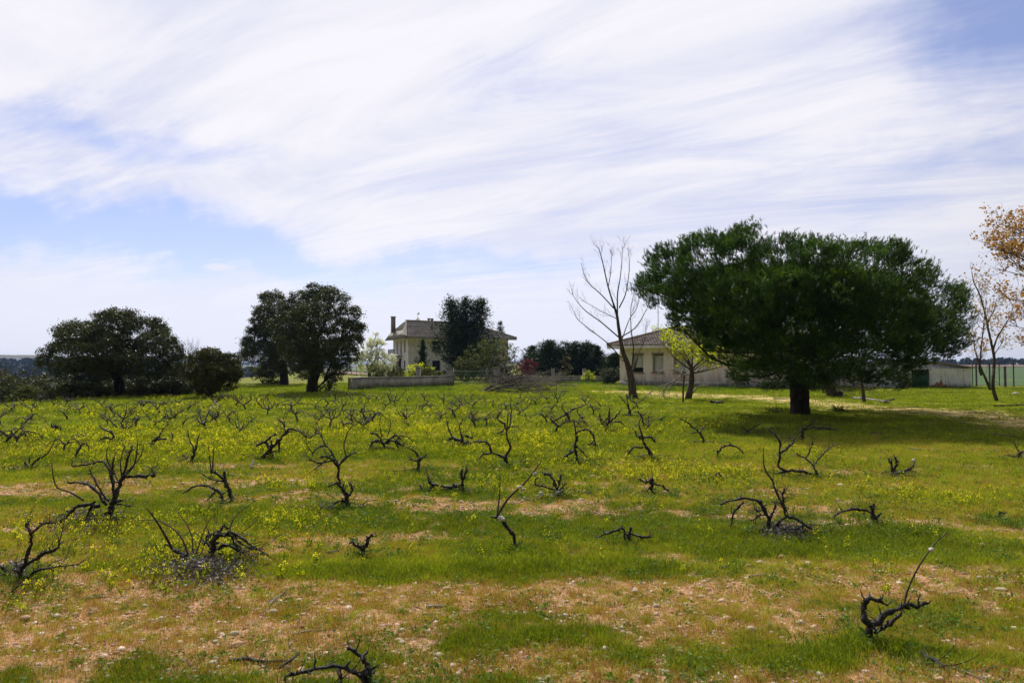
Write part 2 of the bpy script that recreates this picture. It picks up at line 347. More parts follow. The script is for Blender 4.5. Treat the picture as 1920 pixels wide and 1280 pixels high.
ac = t.add('ShaderNodeAttribute', attribute_name='gcol'); asl = t.add('ShaderNodeAttribute', attribute_name='soil')
p = geo(t); n1 = t.noise(p, 35, 6, .7); n2 = t.noise(p, 5, 5, .65); n3 = t.noise(p, .6, 4, .6); n4 = t.noise(t.mapping(p, sc=(1, .35, 1)), 1.7, 6, .7)
c = t.mix(t.mr(n1, .3, .7), t.mix(1.0, ac.outputs[0], (.55, .55, .5), 'MULTIPLY'), t.mix(1.0, ac.outputs[0], (1.35, 1.3, 1.15), 'MULTIPLY'))
c = t.mix(t.mr(n2, .3, .75, 0, .6), c, t.mix(1.0, c, (1.25, 1.0, .8), 'MULTIPLY'))
c = t.mix(t.mr(n4, .35, .75, 0, .55), c, t.mix(1.0, c, (.68, .78, .7), 'MULTIPLY'))
vo = t.add('ShaderNodeTexVoronoi'); t.l.new(t.mapping(p, sc=(1, 1, 1)), vo.inputs['Vector']); vo.inputs['Scale'].default_value = 62; vo.inputs['Randomness'].default_value = 1
sv = t.add('ShaderNodeSeparateXYZ'); t.l.new(vo.outputs['Color'], sv.inputs[0])
peb = t.m('MULTIPLY', t.mr(sv.outputs[0], .55, .9), t.m('MULTIPLY', t.mr(vo.outputs['Distance'], .62, .35), asl.outputs['Fac']))
c = t.mix(t.m('MULTIPLY', peb, .8), c, t.mix(sv.outputs[1], (.70, .50, .37), (.26, .14, .09)))
drk = t.m('MULTIPLY', t.mr(vo.outputs['Distance'], .5, .85), t.m('MULTIPLY', asl.outputs['Fac'], .5)); c = t.mix(drk, c, (.12, .065, .04))
hh = t.m('ADD', t.m('MULTIPLY', n1, .6), t.m('ADD', n2, t.m('MULTIPLY', peb, .5)))
pbsdf(t, o, c, .95, (hh, .9, .03), .1)
gme = gm.mesh('ground', smooth=True); gme.materials.append(m)
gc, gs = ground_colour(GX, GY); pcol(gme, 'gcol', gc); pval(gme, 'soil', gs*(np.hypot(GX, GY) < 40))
go = bpy.data.objects.new('ground', gme); COL.objects.link(go); go['kind'] = 'structure'

# ------------------------------------------------------------------ scattered ground cover
def blades(n, rad, h, wd, lean, tip=True, seed=0, sq=1.0):
    mb = MB()
    for k in range(n):
        a = rng.uniform(0, 2*math.pi); r = rad*math.sqrt(rng.uniform()); c = np.array((r*math.cos(a), r*math.sin(a)*sq, -.01))
        H = h*rng.uniform(.45, 1.15); b = rng.uniform(0, 2*math.pi); L = H*lean*rng.uniform(.2, 1.2); d = np.array((math.cos(b), math.sin(b), 0)); q = rng.uniform(0, 2*math.pi)
        s = np.array((math.cos(q), math.sin(q), 0))*wd*rng.uniform(.6, 1.3); v = rng.uniform()
        mid = c+d*L*.35+np.array((0, 0, H*.6)); tp = c+d*L+np.array((0, 0, H))
        if tip: mb.add([c-s, c+s, mid+s*.8, mid-s*.8, tp], [(0, 1, 2), (0, 2, 3), (3, 2, 4)], [v]*3)
        else: mb.add([c-s, c+s, tp], [(0, 1, 2)], [v])
    return mb
def rosette(n, rad, size, h):
    mb = MB(); C = np.stack([rng.normal(0, rad, n), rng.normal(0, rad, n), rng.uniform(0, h, n)], 1); leaves(mb, C, size, np.tile((0, 0, .25), (n, 1)), .6); return mb
def mustard(h, nf, spread, fs):
    a = MB()
    for k in range(max(3, nf//4)):
        q = rng.uniform(0, 6.28); tp = np.array((math.cos(q)*spread*rng.uniform(.2, 1), math.sin(q)*spread*rng.uniform(.2, 1), h*rng.uniform(.6, 1.05)))
        b0 = tp*np.array((.3, .3, 0)); pp = np.array([b0, (b0+tp)/2+rng.normal(0, .008, 3), tp]); tube(a, pp, .0028, 3, a=.1)
        C = (b0+tp)/2+rng.normal(0, .02, (3, 3)); leaves(a, C, .05, None, .4, np.full(3, .15))
        m_ = max(2, nf//max(3, nf//4)); C = tp+rng.normal(0, 1, (m_, 3))*np.array((.016, .016, .02)); leaves(a, C, fs, None, .9, rng.uniform(.75, 1, m_))
    return a
def proto(name, mb, mat, org=(0, 0, 0)):
    me = mb.mesh(name); me.materials.append(mat); return bpy.data.objects.new(name, me)
def grassmat(name, cols, transl=.34, clump=1.0, tint=True):
    m, t, o = newmat(name); at = t.add('ShaderNodeAttribute', attribute_name='v'); oi = t.add('ShaderNodeObjectInfo')
    tn = t.add('ShaderNodeAttribute', attribute_name='tint'); tn.attribute_type = 'INSTANCER'
    f = t.m('ADD', t.m('MULTIPLY', at.outputs['Fac'], .45), t.m('ADD', t.m('MULTIPLY', oi.outputs['Random'], .2), t.m('MULTIPLY', tn.outputs['Fac'], .35)))
    r = t.add('ShaderNodeValToRGB'); t.l.new(f, r.inputs[0]); e = r.color_ramp.elements
    while len(e) < len(cols): e.new(.5)
    for i, c in enumerate(cols): e[i].position = i/(len(cols)-1); e[i].color = (*c, 1)
    b = t.add('ShaderNodeBsdfPrincipled'); t.l.new(r.outputs[0], b.inputs['Base Color']); b.inputs['Roughness'].default_value = .6; b.inputs['Specular IOR Level'].default_value = .2
    tr = t.add('ShaderNodeBsdfTranslucent'); t.l.new(t.mix(1.0, r.outputs[0], (1.15, 1.2, .55), 'MULTIPLY'), tr.inputs[0])
    mx = t.add('ShaderNodeMixShader'); mx.inputs[0].default_value = transl
    t.l.new(b.outputs[0], mx.inputs[1]); t.l.new(tr.outputs[0], mx.inputs[2]); t.l.new(mx.outputs[0], o.inputs[0]); return m
M['grass'] = grassmat('green_grass', [(.025, .042, .006), (.13, .18, .010), (.39, .44, .022), (.60, .50, .09)])
M['drygrass'] = grassmat('dry_grass', [(.12, .045, .020), (.30, .15, .04), (.56, .40, .13), (.26, .27, .03)])
M['weed'] = grassmat('weed_leaf', [(.04, .085, .015), (.10, .18, .025), (.20, .29, .05)])
M['flower'] = leafmat('mustard_flower', [(.12, .17, .01), (.26, .32, .01), (.80, .74, .03), (.88, .84, .06)], .5, .6, .2, (1.1, 1.1, .6), 6)
m, t, o = newmat('gravel'); oi = t.add('ShaderNodeObjectInfo'); r = t.add('ShaderNodeValToRGB'); t.l.new(oi.outputs['Random'], r.inputs[0]); e = r.color_ramp.elements; e.new(.4); e.new(.85)
for k, cc in enumerate([(.15, .085, .06), (.46, .30, .21), (.62, .46, .36), (.78, .72, .62)]): e[k].color = (*cc, 1)
pbsdf(t, o, r.outputs[0], .9, (t.noise(geo(t), 60, 3), .5, .004)); M['gravel'] = m

def gn_scatter(name, P, scale, tint, protos, mat=None, tilt=.12):
    n = len(P); me = bpy.data.meshes.new(name); me.vertices.add(n); me.vertices.foreach_set('co', P.astype(np.float32).ravel())
    pval(me, 'sc', scale); pval(me, 'tint', tint); pval(me, 'pi', rng.integers(0, len(protos), n), 'INT')
    rot = np.stack([rng.normal(0, tilt, n), rng.normal(0, tilt, n), rng.uniform(0, 6.283, n)], 1)
    a = me.attributes.new('rt', 'FLOAT_VECTOR', 'POINT'); a.data.foreach_set('vector', rot.astype(np.float32).ravel())
    me.update(); ob = bpy.data.objects.new(name, me); COL.objects.link(ob); ob['kind'] = 'stuff'
    cl = bpy.data.collections.new(name+'_pieces')
    for q in protos: cl.objects.link(q)
    tr = bpy.data.node_groups.new(name, 'GeometryNodeTree')
    tr.interface.new_socket('Geometry', in_out='INPUT', socket_type='NodeSocketGeometry'); tr.interface.new_socket('Geometry', in_out='OUTPUT', socket_type='NodeSocketGeometry')
    N = tr.nodes; L = tr.links; gi = N.new('NodeGroupInput'); gout = N.new('NodeGroupOutput'); ip = N.new('GeometryNodeInstanceOnPoints'); ci = N.new('GeometryNodeCollectionInfo')
    ci.inputs['Collection'].default_value = cl; ci.inputs['Separate Children'].default_value = True; ci.inputs['Reset Children'].default_value = True
    def na(nm, dt):
        a = N.new('GeometryNodeInputNamedAttribute'); a.data_type = dt; a.inputs[0].default_value = nm; return [x for x in a.outputs if x.enabled and x.name == 'Attribute'][0]
    L.new(gi.outputs[0], ip.inputs['Points']); L.new(ci.outputs[0], ip.inputs['Instance']); ip.inputs['Pick Instance'].default_value = True
    L.new(na('pi', 'INT'), ip.inputs['Instance Index']); L.new(na('sc', 'FLOAT'), ip.inputs['Scale'])
    er = N.new('FunctionNodeEulerToRotation'); L.new(na('rt', 'FLOAT_VECTOR'), er.inputs[0]); L.new(er.outputs[0], ip.inputs['Rotation'])
    L.new(ip.outputs[0], gout.inputs[0]); md = ob.modifiers.new(name, 'NODES'); md.node_group = tr; return ob
def gz(x, y): return T(x, y)+.035*(fbm(x*2.3, y*2.3, 3, 8)-.5)*(np.hypot(x, y) < 16)
def scatter_pts(n, r0, r1, half=46):      # density falls off with the square of the distance
    r = r0*np.exp(rng.uniform(0, 1, n)*math.log(r1/r0)); a = np.radians(rng.uniform(-half, half, n)); return r*np.sin(a), r*np.cos(a), r
def make_scatter(name, n, r0, r1, prob, protos, sc, tintf, **kw):
    x, y, r = scatter_pts(n, r0, r1); mk = masks(x, y); keep = rng.uniform(0, 1, n) < prob(mk, x, y, r); x, y, r = x[keep], y[keep], r[keep]; mk = [k[keep] for k in mk]
    P = np.stack([x, y, gz(x, y)], 1); return gn_scatter(name, P, sc(r, mk)*rng.uniform(.65, 1.3, len(x)), np.clip(tintf(mk, x, y), 0, 1), protos, **kw)
DENS = 1.0
gp = [proto('tuft', blades(24, .055, .060, .0020, .8), M['grass']) for _ in range(4)]
make_scatter('grass', int(190000*DENS), 2.2, 16, lambda k, x, y, r: np.clip((1-k[0]*1.08)*(1-k[1]*.45)*(1-k[2])+.07+k[6]*.4, 0.10, 1), gp,
             lambda r, k: .62+.35*np.clip(k[6], 0, 1)+.25*sstep(r, 6, 14)+.35*(k[4]-.3), lambda k, x, y: .2+.7*k[1]+.5*(fbm(x*.8, y*2, 3, 3)-.5))
fp = [proto('far_tuft', blades(46, .20, .075, .006, .8, tip=False), M['grass']) for _ in range(4)]
make_scatter('meadow_grass', int(70000*DENS), 13, 62, lambda k, x, y, r: np.clip((1-k[0]*.8)*(1-k[1]*.35)*(1-k[2]*.9)*sstep(x, -27, -24+0*x), 0, 1), fp,
             lambda r, k: .8+.6*sstep(r, 20, 50), lambda k, x, y: .30+.3*k[1]+.6*(fbm(x*.5, y*.8, 3, 3)-.5))
dp = [proto('dry_tuft', blades(20, .05, .075, .0014, .35), M['drygrass']) for _ in range(4)]
make_scatter('dry_grass', int(130000*DENS), 2.2, 24, lambda k, x, y, r: np.clip((k[1]*.8+.22*(1-sstep(r, 6, 10)))*(1-.45*sstep(r, 8, 14))*(1-k[0]*.6)*(1-.6*k[2])*(1-.4*np.clip(k[6], 0, 1))+.12*k[0]+.05, 0, 1), dp,
             lambda r, k: .62+.45*sstep(r, 6, 16)+.3*(k[5]-.4), lambda k, x, y: .35+.9*(fbm(x*.7, y*1.1, 3, 63)-.5)+.25*sstep(np.hypot(x, y), 8, 18))
wp = [proto('weed', rosette(26, .045, .028, .04), M['weed']) for _ in range(3)]+[proto('weed', rosette(40, .09, .022, .09), M['weed'])]
make_scatter('weeds', 9000, 2.2, 14, lambda k, x, y, r: np.clip(.25+.8*sstep(fbm(x*1.7, y*1.7, 2, 31), .5, .7), 0, 1)*(1-.4*k[0]), wp, lambda r, k: .8+0*r, lambda k, x, y: .3+.6*k[4])
wp2 = [proto('weed', rosette(40, .10, .034, .09), M['weed']) for _ in range(3)]
make_scatter('broadleaf_weeds', 6000, 7, 48, lambda k, x, y, r: np.clip(.1+.9*sstep(fbm(x*1.1, y*1.1, 2, 131), .5, .72), 0, 1)*(1-.5*k[0])*(1-k[2])*sstep(x, -27, -24), wp2, lambda r, k: .6+.5*sstep(r, 15, 40), lambda k, x, y: -.1+.5*k[4])
mp = [proto('mustard', mustard(.19, 11, .08, .019), M['flower']) for _ in range(4)]
make_scatter('wildflowers', 80000, 4.5, 46, lambda k, x, y, r: k[3]**1.3*.75+.010*(r > 6)*(x < 6), mp, lambda r, k: .55+.50*sstep(r, 8, 26), lambda k, x, y: .5+0*x)
sp = []
for _ in range(5):
    q = MB(); blob(q, np.zeros(3), .011, sub=(6, 4), rough=.3, sq=(1, .8, .55)); sp.append(proto('pebble', q, M['gravel']))
make_scatter('gravel', 90000, 2.2, 15, lambda k, x, y, r: np.clip(k[0]*.95+.03, 0, 1), sp, lambda r, k: np.minimum(2.4, rng.lognormal(-.30, .55, len(r)))*(1+.5*sstep(r, 5, 12)), lambda k, x, y: 0*x)
# ------------------------------------------------------------------ far country
def hillband(name, r, a0, a1, hfun, thick, base, col_mat):
    mb = MB(); az = np.radians(np.linspace(a0, a1, 140)); h = hfun(np.degrees(az)); rows = []
    for fr, hh in ((r-thick, 0), (r-thick*.4, .6), (r, 1), (r+thick*.5, .55), (r+thick, 0)):
        rows.append(np.stack([fr*np.sin(az), fr*np.cos(az), base+hh*h], 1))
    n = len(az); V = np.concatenate(rows); i = (np.arange(4)[:, None]*n+np.arange(n-1)[None]).ravel()
    mb.add(V, np.stack([i, i+1, i+n+1, i+n], 1)); o = mb.build(name, col_mat, smooth=True); o['kind'] = 'structure'
M['farhill'] = simple('far_hill', (.06, .07, .04), (.13, .11, .07), .002, .95, 0, 1)
hillband('hills', 9500, -75, -4, lambda a: (70+60*fbm(a*.25, a*0, 4, 3))*np.clip((-a-3)/16, 0, 1), 1500, -20, M['farhill'])
hillband('hills', 5200, -75, -16, lambda a: (26+22*fbm(a*.4+9, a*0, 4, 6))*np.clip((-a-16)/10, 0, 1), 700, -15, M['farhill'])
# far-off woods that read as one mass
def wood(name, n, rr, aa, size, zoff=0):
    mb = MB(); r = rng.uniform(*rr, n); a = np.radians(rng.uniform(*aa, n)); x, y = r*np.sin(a), r*np.cos(a); z = T(x, y)
    for k in range(n):
        s = size*rng.uniform(.6, 1.25); c = rdir(55)*rng.uniform(.75, 1.0, 55)[:, None]*np.array((s*1.2, s*1.2, s))*.5+np.array((x[k], y[k], z[k]+s*.45+zoff))
        leaves(mb, c, s*.5, None, .9)
    o = mb.build(name, M['farwood'], kind='stuff'); return o
wood('far_wood', 900, (560, 1000), (-52, -20), 7.5)
wood('far_treeline', 150, (640, 760), (13, 47), 5)
def sheet(name, poly_px, mat, dz=.03):      # a field lying on the ground, given by its corners
    pts = [G(*p) for p in poly_px]; A, B, C_, D = [q[:2] for q in pts]; mb = MB(); n = 24; u = np.linspace(0, 1, n)
    uu, vv = np.meshgrid(u, u); P = ((A*(1-uu[..., None])+B*uu[..., None])*(1-vv[..., None])+(D*(1-uu[..., None])+C_*uu[..., None])*vv[..., None])
    z = T(P[..., 0], P[..., 1])+dz; i = (np.arange(n-1)[:, None]*n+np.arange(n-1)[None]).ravel()
    mb.add(np.stack([P[..., 0].ravel(), P[..., 1].ravel(), z.ravel()], 1), np.stack([i, i+1, i+n+1, i+n], 1)); o = mb.build(name, mat); o['kind'] = 'structure'
M['fieldgreen'] = simple('crop_green', (.035, .085, .012), (.05, .115, .016), .15, .9, .2, .05, (1, .2, 1))
M['fieldbrown'] = simple('ploughed_brown', (.15, .095, .07), (.24, .16, .115), .1, .95, .2, .05, (1, .2, 1))
sheet('green_field', [(1780, 722.5), (2400, 722.5), (1990, 688.5), (1640, 688.5)], M['fieldgreen'])
sheet('brown_field', [(1600, 688), (2100, 688), (2000, 684), (1560, 684)], M['fieldbrown'], .2)
sheet('green_field', [(380, 701), (720, 701), (720, 694), (380, 694)], M['fieldgreen'], .3)
sheet('brown_field', [(380, 709.5), (760, 709.5), (760, 701.5), (380, 701.5)], M['fieldbrown'], .15)

# ------------------------------------------------------------------ trees
def limb(mb, P, r0, r1, sides=7, rough=.08, k=4, pw=1.0):
    Q = cat_rom(P, k); t = np.linspace(0, 1, len(Q))**pw; tube(mb, Q, r0*(1-t)+r1*t, sides, rough); return Q
def twigs(mb, Q, n, ln, r, lvl=1, up=.35, spread=.8, t0=.25, droop=0.0, sides=3, ends=None):
    L = len(Q)
    for _ in range(n):
        i = min(L-2, int(L*rng.uniform(t0, 1))); d = Q[min(i+1, L-1)]-Q[i]; d = d/(np.linalg.norm(d)+1e-9)
        e = d*.8+rdir(1)[0]*spread+np.array((0, 0, up)); e /= np.linalg.norm(e); l = ln*rng.uniform(.5, 1.2)
        P = [Q[i], Q[i]+e*l*.35, Q[i]+e*l*.7+rng.normal(0, .06*l, 3)+np.array((0, 0, .06*l-droop*l*.3)), Q[i]+e*l+rng.normal(0, .1*l, 3)+np.array((0, 0, .12*l-droop*l))]
        q = cat_rom(P, 2); tube(mb, q, np.linspace(r, r*.35, len(q)), sides)
        if lvl > 0: twigs(mb, q, max(2, n//2 if n < 8 else 4), ln*.5, r*.55, lvl-1, up, spread, .3, droop, sides, ends)
        elif ends is not None: ends.append(q[-1]); ends.append(q[len(q)//2])
def lobes_from(px, d, sy=1.0):            # crown bosses given as (px, py, radius px, depth offset m)
    out = []
    for l in px:
        r = l[2]/F*d; c = Wd(l[0], l[1], d)+np.array((0, l[3] if len(l) > 3 else 0, 0)); out.append((c, r))
    return out
def crown(mb, lobes, clumps, per, size, cr, squash=.75, shell=.25, up=.3, asp=.6, low=0.0, tri=False, vlift=.5):
    tot = sum(r*r for _, r in lobes); C0 = np.array([c for c, _ in lobes]); R0 = np.array([r for _, r in lobes]); zs = C0[:, 2]; zlo, zhi = (zs-R0).min(), (zs+R0).max(); cc = []
    for c, r in lobes:
        n = int(clumps*r*r/tot); D = rdir(n); fl_ = (D[:, 2] < 0) & (rng.uniform(0, 1, n) > low+.25); D[fl_, 2] *= -1
        P = c+D*(r*(1-rng.uniform(0, shell, n)))[:, None]*np.array((1, 1, squash if squash else 1))
        dist = np.linalg.norm(P[:, None]-C0[None], axis=2)/R0[None]; keep = (dist.min(1) > .70) | (rng.uniform(0, 1, n) < .35); cc.append(P[keep])
    cc = np.vstack(cc); n = len(cc); rad = cr*rng.uniform(.6, 1.35, n)
    off = rng.normal(0, .5, (n, per, 3))*rad[:, None, None]*np.array((1, 1, .7)); P = (cc[:, None]+off).reshape(-1, 3)
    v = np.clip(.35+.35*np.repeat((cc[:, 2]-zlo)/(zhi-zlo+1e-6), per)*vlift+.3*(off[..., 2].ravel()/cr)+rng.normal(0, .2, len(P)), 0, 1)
    leaves(mb, P, size, np.tile((0, 0, up), (len(P), 1)), asp, v, tri); return cc
def tree(name, label, cat, base, trunk_px, d, lobes, bark, leaf, clumps, per, size, cr, group=None, crown_kw={}, limbs=9, tw=0):
    """trunk_px: list of polylines (px, py, half width px)"""
    t = thing(name, label, cat, base, group); tb = MB(); s = d/F; tops = []
    for pl in trunk_px:
        P = np.array([Wd(p[0], p[1], d)+np.array((0, rng.normal(0, .05), 0)) for p in pl]); P[0] = np.minimum(P[0], [1e9, 1e9, base[2]+.02]) if pl is trunk_px[0] else P[0]
        Q = cat_rom(P, 4); R = np.interp(np.linspace(0, 1, len(Q)), np.linspace(0, 1, len(pl)), [p[2]*s for p in pl]); tube(tb, Q, R, 10, .09); tops.append(Q)
    tb.build('trunk', M[bark], t, smooth=True)
    bb = MB(); order = rng.permutation(len(lobes))[:limbs]
    for i in order:
        c, r = lobes[i]; Q = tops[rng.integers(len(tops))]; st = Q[rng.integers(len(Q)//2, len(Q))]; mid = (st+c)/2+rng.normal(0, .12, 3)*r+np.array((0, 0, .1*r))
        q = limb(bb, [st, mid, c], max(.03, .09*r), .025, 6); twigs(bb, q, 5, r*.6, .014, 1, .2, .9)
    if bb.n: bb.build('branches', M[bark], t)
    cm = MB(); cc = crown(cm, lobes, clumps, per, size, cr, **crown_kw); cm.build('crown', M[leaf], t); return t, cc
# left holm oak, standing just beyond the crest
def gb(px, py): return G(px, py)
def at(px, d):                             # ground point under a sight column at distance d
    v = ray(px, 640); x = v.x/v.y*d; return np.array((x, d, T1(x, d)))
d = 37; b = at(225, d)
L = lobes_from([(120,660,36,.3),(150,630,38,-.4),(190,610,38,.6),(230,605,34,-.6),(272,618,34,.5),(300,645,34,-.3),(165,655,42,1.2),(215,650,44,-1.3),(262,660,44,1.0),(310,672,30,.4),(105,682,28,-.4),(150,690,32,.8),(322,658,22,0),(240,625,40,1.5),(190,640,45,-1.6),(282,690,30,.6),(200,690,30,1.2),(95,660,18,0),(240,592,18,0),(205,590,16,.2),(290,622,18,.3),(228,690,34,-1.2),(258,702,26,.5),(185,706,26,-.5),(128,702,24,.3),(215,660,42,-2),(312,698,22,0),(165,690,34,-1.4),(275,680,34,-1.4)], d)
tree('holm_oak', 'broad dark holm oak on the far left rising behind the low scrub', 'tree', b, [[(226,752,10),(224,725,9),(218,700,8),(205,675,6)],[(219,703,6),(245,670,4),(262,640,3)],[(217,700,5),(180,665,3.5),(150,640,2)],[(222,690,4),(226,650,3),(232,615,2)]], d, L, 'bark', 'oak', 3300, 38, .085, .22, crown_kw=dict(shell=.35, low=.3), limbs=16)
d = 35.5; b = at(393, d)
L = lobes_from([(372,675,22,.2),(400,670,24,-.3),(425,680,24,.2),(438,700,18,0),(405,700,34,-.6),(370,705,24,.5),(400,690,34,.8),(362,695,14,0),(385,715,26,.3),(420,718,22,.2),(395,722,26,-.4)], d)
tree('holm_oak', 'small round olive brown oak on a short trunk right of the far left oak', 'tree', b, [[(393,747,5.5),(393,730,5),(394,710,5),(396,690,3)]], d, L, 'bark', 'oak2', 1400, 40, .075, .18, crown_kw=dict(shell=.3, low=.5), limbs=6)
d = 41; b = gb(585, 740)
L = lobes_from([(590,562,34,.3),(625,568,34,-.4),(560,565,28,.5),(650,590,28,.2),(662,615,22,-.2),(600,600,44,-1.6),(640,620,38,1.2),(560,600,42,1.0),(660,640,22,0),(600,640,44,1.8),(560,640,36,-.8),(655,665,20,.5),(630,690,20,.8),(600,688,24,-.5),(572,670,30,.8),(560,695,22,.5),(640,650,26,-.8),(590,542,14,0),(616,546,16,.2),(545,585,20,0),(622,708,16,.4),(575,650,40,-1.8),(612,662,34,-1.5),(640,678,24,-.3),(556,668,34,.8),(548,610,36,-.6),(590,690,26,-1.2),(540,572,16,.4)], d)
tree('holm_oak', 'tall rounded dark holm oak in front, thick bare trunk in open grass', 'tree', b, [[(585,741,12),(586,720,9.5),(592,695,9),(600,672,8),(612,645,5)],[(598,678,6),(590,640,4.5),(582,600,3)],[(598,676,5),(628,655,3.5),(650,625,2)],[(590,690,4),(565,660,3),(550,630,2)],[(588,735,3),(600,722,1.6),(612,712,1)]], d, L, 'bark', 'oak', 3500, 38, .085, .22, crown_kw=dict(shell=.35, low=.3), limbs=16)
d = 56; b = gb(533, 713)
L = lobes_from([(512,560,22,0),(495,590,24,.5),(520,590,34,-1),(480,625,22,.4),(500,630,36,1.4),(472,650,20,0),(485,665,26,-1),(520,655,38,1.8),(540,620,40,-1.5),(468,640,14,0),(505,690,22,.8),(540,680,28,-.8),(496,560,14,.2),(482,600,16,.3),(500,665,30,-1.6),(545,660,36,.5)], d)
tree('holm_oak', 'second holm oak touching the tall rounded one on its left, its trunk further back', 'tree', b, [[(533,714,8),(532,695,7),(528,670,6),(522,640,4)],[(528,672,4),(500,640,2.5),(490,610,1.5)]], d, L, 'bark', 'oak', 2000, 40, .11, .29, crown_kw=dict(shell=.35, low=.3), limbs=12)
def bush(name, label, px, d, leafm, clumps, per, size, cr, stems=7, bark='bark', group=None, base=None, cat='bush', kw={}, fl=True):
    L = lobes_from(px, d); cx = np.mean([c[0] for c, _ in L]); b = np.array((cx, d, T1(cx, d))) if base is None else base
    L = [(np.array((c[0], c[1], max(c[2], T1(c[0], c[1])+r*.25))), r) for c, r in L]
    ex = []
    for c, r in L:
        zz = c[2]-r*.8
        while zz > T1(c[0], c[1])+r*.25: ex.append((np.array((c[0]+rng.normal(0, .2*r), c[1], zz)), r*.9)); zz -= r*.8
    L0 = L; L = L+ex
    t = thing(name, label, cat, b, group); sb = MB()
    for i in range(min(stems, len(L0)*3)):
        c, r = L0[i % len(L0)]; f = np.array((c[0]*.5+cx*.5, c[1]*.5+d*.5, 0.)); f[2] = T1(f[0], f[1])-.02
        q = limb(sb, [f, (f+c)/2+rng.normal(0, .1*r, 3), c+rdir(1)[0]*r*.9], .03+.015*r, .01, 5); twigs(sb, q, 6, r*.8, .01, 1, .4, .9)
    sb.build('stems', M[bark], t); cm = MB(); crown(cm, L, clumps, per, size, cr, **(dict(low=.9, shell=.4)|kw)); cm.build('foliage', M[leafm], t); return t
d = 60
bush('shrub', 'dark rounded shrub under the left side of the double holm oak', [(485,690,16),(505,685,18),(515,700,17),(498,702,20)], 58, 'bush', 260, 40, .11, .25)
bush('bush', 'leafy suckers round the foot of the tall rounded holm oak trunk', [(618,715,9,.5),(610,722,8,.2),(600,728,6,-.3)], 42, 'oak', 60, 26, .08, .14)
# scrub belt in the dip at the left edge: every bush its own thing
SCR = [(-60,712,42,40,'oak','dark round scrub bush just outside'),(15,722,34,39,'oak','dark dense scrub bush at the very left edge of the field'),(60,715,32,41,'oak2','olive tinted scrub bush second from the left edge'),(40,742,20,36,'bush','low pale green bush in front of the leftmost scrub'),(108,722,28,39,'oak','dark scrub bush below the left limb of the far left oak'),(150,735,22,36.5,'bush','pale grey green bush left of the far left oak trunk'),(185,738,20,36,'bush','small light green bush close beside the far left oak trunk'),(255,735,24,37.5,'oak2','olive bush right of the far left oak trunk'),(300,728,28,38.5,'oak','dark bush between the far left oak and the small round oak'),(275,712,24,41,'oak','taller dark bush behind the gap between the two left oaks'),(338,722,24,38,'oak','dark bush touching the left side of the small round oak'),(80,745,15,35,'bush','tiny light bush at the field edge among the left scrub'),(215,722,26,41,'oak','dark bush right behind the far left oak trunk'),(325,690,20,42,'oak2','grey olive twiggy bush rising right of the far left oak crown'),(130,712,26,43,'oak','dark bush in the second row behind the left scrub'),(5,700,22,46,'oak2','olive bush in the back row against the distant blue wood')]
for px, py, r, dd, lm, lab in SCR[1:]:
    pts = [(px+rng.normal(0, r*.45), py+rng.normal(0, r*.22), r*rng.uniform(.55, .8), rng.normal(0, .4)) for _ in range(5)]
    bush('scrub_bush', lab, pts+[(px, py+r*.5, r*.8, 0)], dd, lm, 330, 32, .10, .22, stems=6, bark='bark2' if lm == 'bush' else 'bark', group='scrub along the left edge of the field')
bt = thing('bare_bush', 'thin leafless twiggy sapling between the two left oaks', 'sapling', at(352, 39)); q0 = MB()
for k in range(6):
    q = limb(q0, [at(352, 39), Wd(350+rng.normal(0, 5), 700, 39), Wd(350+rng.normal(0, 14), 652+rng.uniform(0, 16), 39)], .03, .008, 4); twigs(q0, q, 14, .8, .009, 1, .5, .7)
q0.build('branches', M['bark2'], bt)

# garden plants round the two-storey house
d = 63; b = at(695, d)
L = lobes_from([(690,670,20,0),(672,668,14,.4),(712,665,16,-.3),(730,672,13,.3),(705,690,22,.4),(728,692,14,0),(690,648,12,0),(708,640,7,0),(705,628,5,0),(717,645,7,.2),(664,680,8,0)], d)
t, cc = tree('pear_tree', 'white blossoming fruit tree on a dark forked trunk behind the low wall', 'tree', b, [[(694,708,3.5),(692,695,3),(688,682,2)],[(692,692,2),(704,672,1.5),(708,640,1)]], d, L, 'bark', 'blossom', 420, 34, .13, .26, crown_kw=dict(shell=.6, low=.3), limbs=9)
cm = MB(); crown(cm, lobes_from([(690,690,20,.2),(712,698,18,.4),(730,690,12,0),(706,640,14,0)], d), 70, 24, .11, .26, low=.5); cm.build('young_leaves', M['lime'], t)
bush('hedge_bush', 'yellow green bush hugging the low wall left of the first pillar', [(705,700,14,.6),(725,700,14,.3),(738,706,14,0),(745,695,12,.5),(715,706,12,0)], 58, 'bush', 260, 34, .11, .22)
bush('hedge_bush', 'bright yellow green shrub behind the low wall in front of the house', [(765,692,12,1),(780,688,12,.5),(795,692,10,.8),(770,700,12,.5),(757,702,10,0)], 64, 'lime', 130, 30, .12, .24)
bush('hedge_bush', 'spreading green and yellow shrub overhanging the low wall before the gate', [(800,700,14,0),(815,704,14,-.3),(828,708,12,0),(808,712,13,-.6),(795,690,12,1.0)], 54, 'bush', 240, 34, .10, .22)
bush('hedge_bush', 'patch of lime leaves on top of the overhanging wall shrub', [(806,694,9,0),(790,688,8,0),(822,700,7,0)], 55.5, 'lime', 60, 26, .10, .18)
